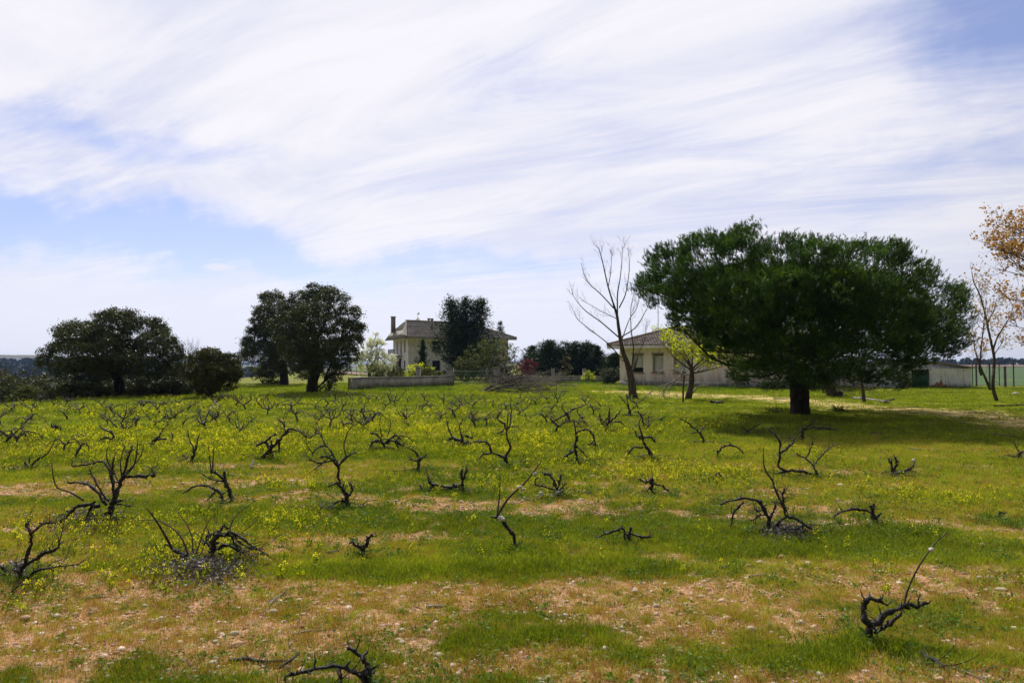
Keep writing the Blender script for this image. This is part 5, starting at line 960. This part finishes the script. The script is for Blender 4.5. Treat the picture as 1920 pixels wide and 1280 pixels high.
V('wide vine with arching left arm and long right arm reaching the ground, right foreground', (1442,996), [[(1443,999,9),(1440,975,8),(1432,950,6)],[(1434,952,5.5),(1424,940,5),(1398,934,4),(1372,938,3.5),(1350,946,2.5)],[(1394,942,4),(1378,958,3.5),(1371,988,2.5)],[(1442,972,5),(1452,955,4),(1455,940,3)],[(1436,966,4),(1424,965,3),(1412,975,2)],[(1434,955,3),(1420,958,2.5),(1414,950,2)],[(1452,990,5),(1460,978,5),(1475,968,5),(1489,971,5),(1518,990,4.5),(1546,1008,4),(1570,1030,2.5)],[(1450,990,4),(1484,991,4),(1514,996,2.5)],[(1504,982,3),(1504,1004,3)],[(1474,968,4),(1466,944,3.5),(1456,924,3),(1448,898,2.5)],[(1478,966,3),(1468,936,3),(1470,915,2.5)]], [[(1448,900,2),(1433,875),(1432,838)],[(1520,990,1.5),(1521,975)]], tw=4, litter=(1405,1530,980,1020,520,.05))
V('tall vine with an s shaped upright arm and drooping right arm behind the wide one', (1530,896), [[(1532,900,5),(1531,886,5)],[(1531,892,4),(1510,885,4.5),(1485,882,5),(1464,886,5),(1449,897,4)],[(1472,884,4.5),(1461,872,4),(1462,848,4),(1461,824,3),(1450,812,2),(1440,806,1.5)],[(1462,850,4),(1484,833,3.5),(1489,822,2.5)],[(1530,888,4),(1524,872,3),(1509,858,3),(1495,851,2)],[(1526,872,3),(1541,852,2.5),(1563,834,1.5)],[(1449,896,3),(1430,904,3),(1405,908,2.5)],[(1510,860,2),(1520,842,2),(1524,828,1.3)]], tw=5)
V('vine stump with one bent arm pointing left, right foreground grass', (1647,982), [[(1650,985,6),(1640,968,7),(1632,948,5)],[(1634,960,5),(1615,955,4.5),(1596,954,4),(1563,965,2.5)],[(1634,952,3),(1641,946,3)]], tw=1)
V('small flat vine with arms spread low, right of the claw shaped stump', (1345,898), [[(1346,900,4),(1348,888,4)],[(1346,890,3.5),(1332,901,3.5),(1314,911,2.5)],[(1349,890,3),(1364,903,2.5)],[(1340,908,2),(1354,915,2)]], tw=1)
V('vine shaped like a thin bow arching over the grass', (1345,858), [[(1345,860,3),(1346,844,3)],[(1346,846,3),(1360,835,3),(1381,837,3),(1394,849,2.5)]], tw=0)
V('upright vine with a pale curved cane on its right side', (1677,893), [[(1678,896,6),(1674,880,5),(1670,867,4)],[(1676,884,4.5),(1681,868,4),(1680,856,3)],[(1680,888,4),(1700,882,3),(1710,880,2)],[(1668,868,3),(1666,860,2)]], [[(1698,882,2.4),(1712,873),(1716,859)]], pale=[(1714,862,3.5),(1716,870,2)], tw=3)
V('tiny hooked vine stub near the right edge', (1872,975), [[(1871,976,3),(1875,964,3),(1885,960,2)]], tw=0)
V('vine cut by the right edge with arms reaching left', (1912,862), [[(1910,865,4),(1912,852,4),(1918,845,3)],[(1912,852,3),(1903,856,3),(1892,853,2)],[(1912,850,3),(1906,838,1.5),(1900,828,1)]], tw=2)
V('brittle grey vine bent right at the edge of the pine shade', (1320,833), [[(1321,836,4),(1318,822,4),(1307,806,3)],[(1308,808,3),(1290,792,2.4),(1274,784,1.6)],[(1312,815,2.5),(1318,800,2)],[(1310,810,2),(1296,812,1.5)]], tw=5)
V('leafy small vine with yellow green sprouts inside the pine shade', (1402,814), [[(1403,816,3),(1401,806,3)],[(1402,808,2),(1414,800,1.6),(1424,796,1)],[(1400,806,2),(1392,800,1.5)]], tw=5)
V('broken vine with a horizontal limb at the edge of the pine shade', (1504,826), [[(1504,828,4),(1504,812,5),(1506,804,4)],[(1506,804,4),(1530,801,3),(1552,803,3),(1568,806,2)],[(1504,804,3),(1520,796,2),(1528,785,1)]], tw=4)
V('slanted black stump with two thin canes, left field', (354,867), [[(355,870,7),(362,855,6),(368,838,5)],[(368,840,3.5),(370,825,2),(374,812,1)],[(366,846,3),(356,826,2),(352,806,1)],[(354,864,2.5),(342,852,1.5)]], tw=3)
V('gnarled vine with a thick slanting arm among yellow flowers, left of centre', (500,862), [[(487,862,5),(500,848,6),(513,835,6),(524,825,5)],[(512,858,4.5),(503,838,4),(497,828,4),(480,836,3)],[(524,826,4),(535,812,4),(548,804,3),(568,812,2)],[(524,826,3.5),(523,848,2)],[(497,828,3.5),(512,816,3),(518,814,2)],[(535,812,3),(532,795,2.5),(520,785,2)]], tw=6)
V('dense mound shaped vine with bent arms in the flower patch', (722,842), [[(722,845,5),(720,830,6)],[(720,832,5),(704,826,5),(692,840,3)],[(722,830,5),(742,826,4.5),(757,838,3.5)],[(718,832,4),(708,815,3.5),(694,812,2)],[(722,830,4),(740,816,3.5),(752,824,2)]], [[(726,818,1.2),(732,798),(730,780)],[(716,818,1.2),(712,795),(716,775)]], tw=7)
V('forked dark stump with a curved cane hanging over it, centre left flowers', (784,885), [[(784,888,5),(785,870,6),(788,858,5)],[(788,862,4),(798,852,3.5)],[(784,864,4),(772,862,3),(768,860,2)]], [[(784,856,3),(778,846),(762,838)]], tw=3)
V('tangled vine thicket with many fine twigs, centre of the field', (866,836), [[(868,838,5),(866,826,5)],[(866,828,4.5),(850,822,4),(836,826,2)],[(866,826,4),(884,832,3.5),(893,836,2.5)],[(866,826,4),(870,816,3),(886,822,3)],[(850,822,3),(842,806,2),(838,788,1)],[(866,820,2.5),(862,800,2),(868,785,1)]], tw=9)
V('upright vine with twin dark arms and a haze of twigs, centre field', (950,816), [[(952,818,4.5),(948,804,4.5),(945,792,3.5)],[(950,806,4),(957,792,3),(958,768,2),(956,750,1.2)],[(944,794,3),(932,784,2.5),(940,772,1.5)],[(948,804,3),(936,812,3),(925,814,2)],[(954,800,2),(968,800,1.5),(978,808,1)]], tw=9)
V('star shaped vine with a long arm bending to the right, upper centre field', (1070,793), [[(1071,796,5),(1066,782,5),(1060,774,4)],[(1062,776,4),(1048,784,3.5),(1036,792,3)],[(1062,774,3.5),(1078,766,2.5),(1096,760,1.5)],[(1062,776,3),(1054,764,2),(1056,756,1)],[(1082,768,2.8),(1088,780,2.6),(1094,783,3)]], tw=6)
V('candelabra shaped vine with upright arms, right of the star shaped one', (1137,808), [[(1138,810,5),(1139,796,5),(1143,790,4)],[(1143,792,4),(1155,780,3),(1164,770,2)],[(1143,792,3.5),(1142,776,3),(1144,764,1.5)],[(1137,800,4),(1128,792,3),(1124,776,1.5)],[(1148,792,3),(1160,790,3),(1168,796,2)]], tw=6)
V('spiky upright vine below the bare tree', (1180,780), [[(1181,782,4.5),(1180,768,4),(1176,752,2.5),(1175,738,1.2)],[(1178,762,2.5),(1168,750,2),(1162,742,1)],[(1180,770,2),(1192,762,1.2)],[(1181,778,2.5),(1170,778,2)]], tw=7)
V('thin twisted vine beside a dark stub, right of the spiky upright vine', (1210,802), [[(1211,804,3.5),(1206,790,3.5),(1202,778,3)],[(1203,778,2.5),(1196,772,2),(1188,774,1.5)],[(1204,780,2),(1213,772,1.5)]], tw=4)
V('short bent stub at the left tip of the pine shade', (1236,790), [[(1237,791,2.5),(1240,784,2.5),(1247,782,1.5)]], tw=1)
V('v shaped low vine among yellow flowers near the left edge', (56,880), [[(57,883,4),(54,874,4)],[(55,876,3.5),(46,866,3)],[(56,876,3),(68,862,3),(78,856,2)],[(54,870,2),(56,856,1.5)]], [[(78,858,1.5),(92,846),(100,830),(110,815)]], tw=2)
V('arched vine with a dark elbow left of the field edge flowers', (50,828), [[(52,831,4),(48,818,4),(42,808,3)],[(48,822,3),(34,818,3),(18,814,2)],[(42,808,2),(41,792,1.2)]], tw=4)
V('long low vine like a fallen bundle, left field', (160,824), [[(168,828,4),(160,818,4.5)],[(160,819,4),(148,816,4),(135,824,3)],[(158,818,3),(152,810,2)]], tw=3)
V('double arched vine with a square crook, left field', (210,832), [[(213,834,4),(212,818,4),(208,808,3)],[(208,808,3),(196,806,3),(187,800,2)],[(212,824,3),(200,820,3),(186,826,2)]], tw=4)
V('diagonal pair of crossing arms below the small round oak, left field', (280,838), [[(276,842,5),(287,828,4.5),(298,818,4)],[(298,818,3),(308,802,2),(316,794,1.2)],[(288,828,3.5),(306,822,3),(322,826,3),(324,814,2)],[(278,838,3),(290,834,2.5)]], tw=5)
V('bundle of arched arms, left field beyond the arched vine', (104,808), [[(112,812,4),(112,800,4)],[(112,802,3.5),(98,800,3.5),(84,804,2)],[(110,800,2.5),(100,796,2)]], tw=3)
# ---- the many small far vines: each is grown from its own seed
ZONE = []
FAR = [(25,772),(60,776),(92,770),(130,775),(48,795),(128,790),(150,778),(182,784),(212,776),(245,782),(262,772),(228,798),(255,800),(300,778),(330,786),(352,774),(372,784),(288,800),(345,800),(372,800),(305,766),(268,764),(340,764),(365,765),(398,760),(425,752),(440,762),(462,768),(485,758),(505,752),(410,778),(430,790),(470,792),(500,780),(388,806),(412,800),(448,812),(520,764),(540,752),(564,758),(590,766),(612,764),(620,780),(596,796),(615,802),(640,770),(668,762),(690,756),(715,766),(660,792),(684,788),(702,752),(730,752),(742,762),(765,758),(755,795),(772,802),(790,770),(812,774),(800,752),(830,756),(850,762),(822,792),(852,784),(890,768),(905,756),(925,764),(880,790),(893,800),(915,800),(935,752),(970,762),(990,758),(1012,780),(1010,760),(1035,770),(985,790),(1042,756),(1030,756),(1110,776),(1100,760),(1126,764),(1040,812),(1195,766),(1215,812),(10,835),(0,800),(235,812),(560,790),(545,772),(705,800),(645,806),(745,842),(575,832),(28,840),(120,850),(140,858),(860,752),(885,750),(655,750),(630,752),(75,756),(190,765),(120,762)]
for _ in range(46):                                   # the gaps of the far rows
    q_ = (rng.uniform(5, 1150), rng.uniform(752, 812))
    if all(abs(q_[0]-a)+2.2*abs(q_[1]-b_) > 26 for a, b_ in FAR) and (q_[0] > 400 or q_[1] > 766): FAR.append(q_)
def gvine(label, px, py, kind, size, group):
    g_ = G(px, py); t = thing('vine', label, 'vine', g_, group); h = rng.uniform(.12, .28)*size; mb = MB(); a0 = rng.uniform(0, 6.28); ln = np.array((math.cos(a0), math.sin(a0), 0))*.12*size
    top = g_+ln+np.array((0, 0, h)); Q = cat_rom([g_-np.array((0, 0, .04)), g_+ln*.3+np.array((0, 0, h*.5)), top], 3); tube(mb, Q, np.linspace(.036, .030, len(Q))*size*rng.uniform(.8, 1.2, len(Q)), 6, .18); mb.build('trunk', M['vine'], t)
    n = {'stub': 1, 'arch': 2, 'fan': 5, 'sprawl': 4, 'tuft': 4}[kind]
    bb = MB()
    for k in range(n):
        a = a0+k*6.283/max(n, 1)+rng.normal(0, .4); e = np.array((math.cos(a), math.sin(a), 0)); l = size*rng.uniform(.32, .75)*(.4 if kind == 'stub' else 1)
        if kind in ('arch', 'sprawl'): P = [top, top+e*l*.35+np.array((0, 0, l*rng.uniform(.1, .4))), top+e*l*.8+np.array((0, 0, l*.1)), top+e*l+np.array((0, 0, -h*rng.uniform(.2, .9)))]
        elif kind == 'fan': P = [top, top+e*l*.4+np.array((0, 0, l*.2)), top+e*l*.65+np.array((0, 0, l*.5)), top+e*l*.8+rng.normal(0, .08, 3)+np.array((0, 0, l*.75))]
        else: P = [top, top+e*l*.4+np.array((0, 0, l*.3)), top+e*l*.7+rng.normal(0, .06, 3)+np.array((0, 0, l*rng.uniform(-.1, .55)))]
        Q = cat_rom(P, 4); Q[1:] += rng.normal(0, .012, (len(Q)-1, 3))*size; Q[:, 2] = np.maximum(Q[:, 2], g_[2]+.01); q_ = MB(); tube(q_, Q, np.linspace(.022, .008, len(Q))*size*rng.uniform(.75, 1.25, len(Q)), 6, .18)
        twigs(q_, Q, {'stub': 3, 'arch': 6, 'fan': 5, 'sprawl': 6, 'tuft': 8}[kind], .26*size, .0042, 1, .2, .95, .15, sides=3); q_.build('branch', M['vine'], t)
KD = {'stub': 'short stubby dark vine', 'arch': 'low arching dark vine', 'fan': 'upright fan shaped dark vine', 'sprawl': 'sprawling many armed dark vine', 'tuft': 'twiggy tufted dark vine'}
def zone(px, py):
    a = ('far left oak' if px < 230 else 'small round oak' if px < 450 else 'tall rounded oak' if px < 650 else 'low garden wall' if px < 850 else 'brush pile' if px < 1000 else 'bare tree')
    return ('in the back rows' if py < 772 else 'in the middle rows')+' before the '+a
kinds = ['arch', 'fan', 'sprawl', 'tuft', 'stub', 'tuft', 'sprawl', 'fan']; todo = {}
for i, (px, py) in enumerate(FAR): kd = kinds[rng.integers(len(kinds))]; todo.setdefault((kd, zone(px, py)), []).append((px+rng.normal(0, 2), py+rng.normal(0, 1)))
ORD = ['leftmost', 'second', 'third', 'fourth', 'fifth', 'sixth', 'seventh', 'eighth', 'ninth', 'tenth', 'eleventh', 'twelfth']
for (kd, z_), L_ in todo.items():
    L_.sort(); n = len(L_)
    for k, (px, py) in enumerate(L_):
        wd_ = '' if n == 1 else ('rightmost ' if k == n-1 else ORD[min(k, 11)]+' '); gvine(wd_+KD[kd]+' '+z_, px, py, kd, rng.uniform(.60, .98), 'vines '+z_)
# ---- heap of pruned branches
bp = thing('brush_pile', 'heap of cut grey and white branches lying before the right gate pillar', 'brush pile', G(985, 735))
def bpl(pts, r0, r1, mat, d0, tw=8, tl=.7, nm='branch', dz=1.0):
    sl = rng.uniform(-1.2, 1.2)*dz; mb = MB(); P = [];
    for k, (x, y) in enumerate(pts): p_ = Wd(x, y, d0+sl*k/len(pts)); p_[2] = max(p_[2], T1(p_[0], p_[1])+.03); P.append(p_)
    q = limb(mb, P, r0*(.75 if r0 > 2.5 else .45)*d0/F, r1*.45*d0/F, 6, .12, k=3); twigs(mb, q, tw, tl, .0065, 1, .25, .9, .2, .2); mb.build(nm, M[mat], bp)
for pts, r0, r1, mt, d0 in (([(908,733),(925,722),(945,716),(965,710),(985,706)],4,2,'bark2',42),([(912,735),(935,727),(960,722),(980,714)],3.5,2,'bark2',41.5),([(915,728),(940,712),(956,700),(975,694)],3,1,'bark2',43),([(957,728),(957,708),(956,690)],3.2,2,'deadwood',42),([(960,700),(970,718),(980,730)],2.6,2,'deadwood',41.5),
  ([(914,738),(920,730),(930,728)],2.2,1,'deadwood',41),([(958,700),(940,680),(925,662)],2,.6,'bark2',43),([(975,704),(1000,692),(1025,686),(1045,690)],1.0,.4,'bark2',43),([(985,708),(1010,700),(1035,698),(1055,704)],1.0,.4,'deadwood',43),([(965,690),(950,676),(940,668)],1.4,.4,'deadwood',43),
  ([(960,738),(1000,737),(1040,733),(1080,731)],1.8,.6,'deadwood',41),([(985,738),(1015,730),(1040,722),(1055,716)],1.6,.6,'bark2',42),([(970,725),(1000,716),(1030,712),(1055,710)],1.5,.6,'deadwood',42),([(1000,740),(1040,738),(1062,732)],1.5,.5,'deadwood',40.5),([(950,738),(975,736),(1002,738)],1.6,.6,'deadwood',40.5),([(990,728),(1010,712),(1030,702)],1.2,.5,'bark2',42),([(960,706),(955,690),(985,676)],1.2,.5,'bark2',42)): bpl(pts, r0, r1, mt, d0)
for k in range(110):
    x0, y0 = (rng.uniform(925, 1045) if k < 34 else rng.normal(965, 22)), rng.uniform(706, 736); a = rng.uniform(-.5, .8); l = rng.uniform(25, 60)*rng.choice([-1, 1]); bpl([(x0, y0), (x0+l*.5, y0-l*.25*a-2), (x0+l, y0-abs(l)*.3*a)], rng.uniform(.9, 2.2), .4, 'deadwood' if k % 2 else 'bark2', rng.uniform(40.5, 44), tw=7, tl=.5, nm='thin_branch', dz=.8)
# ---- fallen wood
def log(label, px0, py0, px1, py1, hw, mat='bark2', nm='fallen_branch', cat='branch', bend=.05, tw=0, lift=.0):
    a, b = G(px0, py0), G(px1, py1); s = a[1]/F; r_ = hw*s; a = a+np.array((0, 0, r_*.6)); b = b+np.array((0, 0, r_*.6+lift)); L_ = np.linalg.norm(b-a); Mid = [a+(b-a)*f+rng.normal(0, bend*L_, 3)*np.array((1, 1, .25)) for f in (.33, .66)]
    for q in Mid: q[2] = max(q[2], T1(q[0], q[1])+r_*.5)
    mb = MB(); o_ = np.array((a[0], a[1], T1(a[0], a[1]))); Q = cat_rom([a]+Mid+[b], 4); tube(mb, Q, np.linspace(r_, r_*.55, len(Q))*rng.uniform(.8, 1.15, len(Q)), 7, .15)
    if tw: twigs(mb, Q, tw, .22, .004, 0, .3, .9, .2, sides=3)
    o = mb.build(nm, M[mat], org=tuple(o_)); return tag(o, label, cat)
log('dark dead limb lying under the nearest stump at the lower left of centre', 430, 1240, 545, 1240, 4, 'vine', tw=4); log('short dark stick beside the cut vine stump at the bottom', 520, 1255, 562, 1236, 3, 'vine', lift=.04, tw=1)
log('grey dead cane lying at the lower right corner', 1705, 1222, 1850, 1278, 3, 'deadwood', tw=2); log('dark rotten piece under the grey cane at the lower right', 1732, 1228, 1768, 1256, 7, 'vine', tw=5)
log('long thin grey stick on bare soil, lower left', 545, 1190, 650, 1176, 2, 'deadwood'); log('thin grey stick on the left soil band', 255, 1122, 142, 1126, 2.6, 'deadwood', tw=1); log('pale curved twig on soil beside a round stone', 500, 1150, 532, 1120, 2.6, 'deadwood', lift=.03, tw=2)
log('pale bent twig in the centre left soil band', 575, 1140, 612, 1114, 2, 'deadwood'); log('grey stick in front of the green band, centre', 800, 1140, 836, 1138, 4, 'deadwood'); log('dark flat stick on soil, centre right foreground', 910, 1139, 947, 1136, 3, 'vine')
log('dark stick on the right bare soil band', 1350, 1066, 1398, 1060, 3, 'vine'); log('thin grey stick by a stone on the right soil band', 1405, 1082, 1436, 1076, 2, 'deadwood'); log('dark block of dead wood left of the short forked stump', 615, 1040, 635, 1036, 5, 'vine'); log('slim dark stick right of the grey leaf heap', 520, 1026, 548, 1030, 2.5, 'vine', tw=1)
log('pale dead branch lying on grass right of the low sprawling vine', 885, 960, 845, 975, 1.5, 'deadwood'); log('grey stick on the grass left of the leaning centre vine', 845, 1024, 900, 1018, 2, 'deadwood', tw=4); log('dark log lying at the foot of the pine shade', 1532, 806, 1562, 808, 3, 'bark2'); log('long thin limb lying in the pine shade', 1440, 800, 1470, 806, 1.5, 'bark2', tw=3)
log('short dark log in the middle of the pine shade', 1632, 814, 1655, 815, 3.2, 'bark2'); log('dark limb at the right end of the pine shade', 1860, 815, 1905, 820, 2.5, 'bark2'); log('dark stick on dry grass below the pine shade', 1703, 842, 1745, 846, 2.2, 'vine'); log('weathered log on the grass behind the pine by the sapling', 1600, 748, 1668, 755, 3, 'deadwood', tw=4)
log('dark forked end of wood right of the weathered log', 1660, 757, 1676, 750, 3.5, 'bark'); log('flat dark mound of rotten wood between the young tree and the pine', 1333, 757, 1357, 757, 4.5, 'vine'); log('thin pale stick on the track before the pine', 1450, 748, 1474, 748, 1.6, 'deadwood'); log('row of old branches lying at the right edge beyond the track', 1865, 763, 1920, 761, 3, 'bark2', tw=5); log('thin line of twigs lying left of the old branches', 1640, 765, 1760, 765, .8, 'bark2', tw=4)
log('dark dead limb lying in the flowers right of the arched vine', 425, 893, 462, 899, 3, 'vine', tw=3); log('small dark upright stub in the flower patch', 474, 880, 475, 872, 3, 'vine', nm='stub', lift=.08); log('pale dead stem standing among the far left vines', 395, 772, 397, 764, 1.5, 'deadwood', lift=.25)
log('pale stem lying on grass before the right shade stub', 1615, 875, 1632, 882, 1.6, 'deadwood'); log('grey cane on grass between the two right vines', 1510, 930, 1525, 925, 1.6, 'deadwood')
for lab, px, py, n, w_ in (('clump of dry dark weeds at the left foot of the pine', 1455, 775, 26, 26), ('small tangle of dry twigs on the track edge right of the pine trunk', 1573, 772, 22, 16)):
    g_ = G(px, py); t = MB(); s = g_[1]/F
    for k in range(n*2): e = rdir(1)[0]; e[2] = abs(e[2])*.9+.2; p0 = g_+np.array((rng.normal(0, w_*.3*s), rng.normal(0, .15), 0)); tube(t, [p0, p0+e*.12, p0+e*.26*rng.uniform(.5, 1.2)+np.array((0, 0, -.02))], .006, 3)
    C = g_+rng.normal(0, 1, (n*8, 3))*np.array((w_*.35*s, .18, .06))+np.array((0, 0, .1)); leaves(t, C, .06, None, .5, rng.uniform(0, .7, n*8)); o = t.build('dry_weeds', M['bush'], org=tuple(g_)); tag(o, lab, 'weeds')
# ---- stones
M['stone'] = simple('pale_stone', (.42, .33, .24), (.66, .58, .48), 18, .9, .4, .006, lo=.3, hi=.7); M['stone2'] = simple('ochre_stone', (.36, .23, .12), (.58, .42, .24), 18, .9, .4, .006)
def stone(label, px, py, w_, mat='stone', sq=.6):
    g_ = G(px, py); s = g_[1]/F; r_ = w_*s/2; mb = MB(); blob(mb, g_+np.array((0, 0, r_*sq*.45)), r_, sub=(10, 7), rough=.10, sq=(1, rng.uniform(.65, .9), sq)); o = mb.build('stone', M[mat], org=tuple(g_), smooth=False); tag(o, label, 'stone')
for a in (('rounded ochre stone on the soil just right of the bottom centre green band', 838, 1108, 17, 'stone2', .75), ('squat brown stone on the soil band left of centre', 680, 1116, 15, 'stone2', .7), ('pale stone beside the curved twig, lower left', 513, 1150, 17, 'stone', .7), ('yellowish stone in the grass at the far lower left', 47, 1160, 20, 'stone2', .5), ('white stone on bare soil at the lower right', 1409, 1182, 17, 'stone', .7),
   ('pale flat stone low in the centre grass', 826, 1208, 16, 'stone', .4), ('white elongated stone near the bottom centre', 822, 1230, 24, 'stone', .4), ('brown stone right of the white elongated one', 884, 1208, 15, 'stone2', .5), ('pale stone left of the white elongated one', 754, 1206, 16, 'stone', .5), ('ochre stone in the lower centre grass', 922, 1194, 12, 'stone2', .7), ('small pale stone on the lower centre soil', 990, 1194, 9, 'stone', .6),
   ('stone half buried at the bottom right corner', 1762, 1276, 18, 'stone2', .6), ('small grey stone left of the lower right vine', 1295, 1146, 12, 'stone2', .7), ('cracked grey stone on the lower right soil', 1364, 1162, 18, 'stone2', .6), ('yellow crusted stone at the edge of the right green band', 1466, 1046, 14, 'stone2', .6), ('group stone, palest, on the right soil band', 1425, 1056, 13, 'stone', .6),
   ('brown stone left of the palest one on the right soil band', 1405, 1062, 13, 'stone2', .6), ('pale stone near the right edge in the upper soil band', 1842, 1023, 11, 'stone', .7), ('brown stone right of the pale one near the right edge', 1878, 1030, 11, 'stone2', .6), ('pale stone on soil above the tall cane vine', 1752, 1064, 9, 'stone', .6), ('grey flat stone near the right edge, lower band', 1877, 1106, 24, 'stone', .3),
   ('dark stone in the grass right of the tall cane', 1748, 1110, 13, 'stone2', .6), ('small white stone on the right band near the wide vine arm', 1628, 1043, 8, 'stone', .6), ('pale stone in the right middle grass', 1671, 918, 9, 'stone', .5), ('white stone in the grass left of the right edge vine', 1860, 939, 11, 'stone', .5), ('small pale stone at the left foot of the right band', 1345, 958, 8, 'stone', .6), ('small white stone in the left lower grass', 131, 1223, 11, 'stone', .7),
   ('pale stone by the grey stick in the left grass', 592, 1016, 9, 'stone', .6), ('tan stone left of the dark block of dead wood', 576, 990, 14, 'stone2', .4), ('dark stone at the bottom edge right of centre', 1102, 1252, 10, 'stone2', .8), ('pale flat stone on the right side near the shed grass', 1905, 740, 14, 'stone', .5), ('tiny white stone below the small claw stump', 1228, 955, 7, 'stone', .6)): stone(*a)
# small sun bleached stones nobody would count
mb = MB()
for k in range(620):
    x, y, r_ = [q[0] for q in scatter_pts(1, 3.4, 18, 40)]; sl_ = float(masks(np.array([x]), np.array([y]))[0][0])
    if rng.uniform() > .25+.75*sl_: continue
    rr = min(.034, rng.lognormal(-4.05, .35)); blob(mb, np.array((x, y, float(gz(x, y))+rr*.2)), rr, sub=(7, 5), rough=.16, sq=(1, .8, .55))
mb.build('scattered_stones', M['stone'], kind='stuff')
# grass and weeds left standing round the vine feet
feet = [o for o in SC.objects if o.get('category') == 'vine']; P = []
for o in feet:
    x, y = o.location.x, o.location.y; n = 26 if y < 12 else 12; a = rng.uniform(0, 6.28, n); r_ = rng.uniform(0, .34, n)**.8
    for k in range(n): xx, yy = x+math.cos(a[k])*r_[k]*1.5, y+math.sin(a[k])*r_[k]-.02; P.append((xx, yy, float(gz(xx, yy))))
P = np.array(P); n_ = len(P)
Pw = [G(rng.uniform(656, 852), 0*1+rng.uniform(723, 733)) for _ in range(150)]+[G(rng.uniform(938, 1135), rng.uniform(717, 720)) for _ in range(110)]+[G(rng.uniform(1160, 1420), rng.uniform(725, 733)) for _ in range(120)]+[G(rng.uniform(1560, 1822), rng.uniform(727, 729)) for _ in range(110)]
gn_scatter('wall_foot_grass', np.array(Pw), rng.uniform(.8, 2.0, len(Pw)), rng.uniform(0, .5, len(Pw)), [proto('wall_tuft', blades(34, .22, .16, .008, .5, tip=False), M['weed']) for _ in range(3)])
gn_scatter('vine_foot_grass', P, rng.uniform(.7, 1.25, n_), rng.uniform(0, .45, n_), [proto('foot_tuft', blades(26, .07, .085, .003, .6), M['weed']) for _ in range(3)]+[proto('foot_weed', rosette(30, .06, .032, .08), M['weed'])])
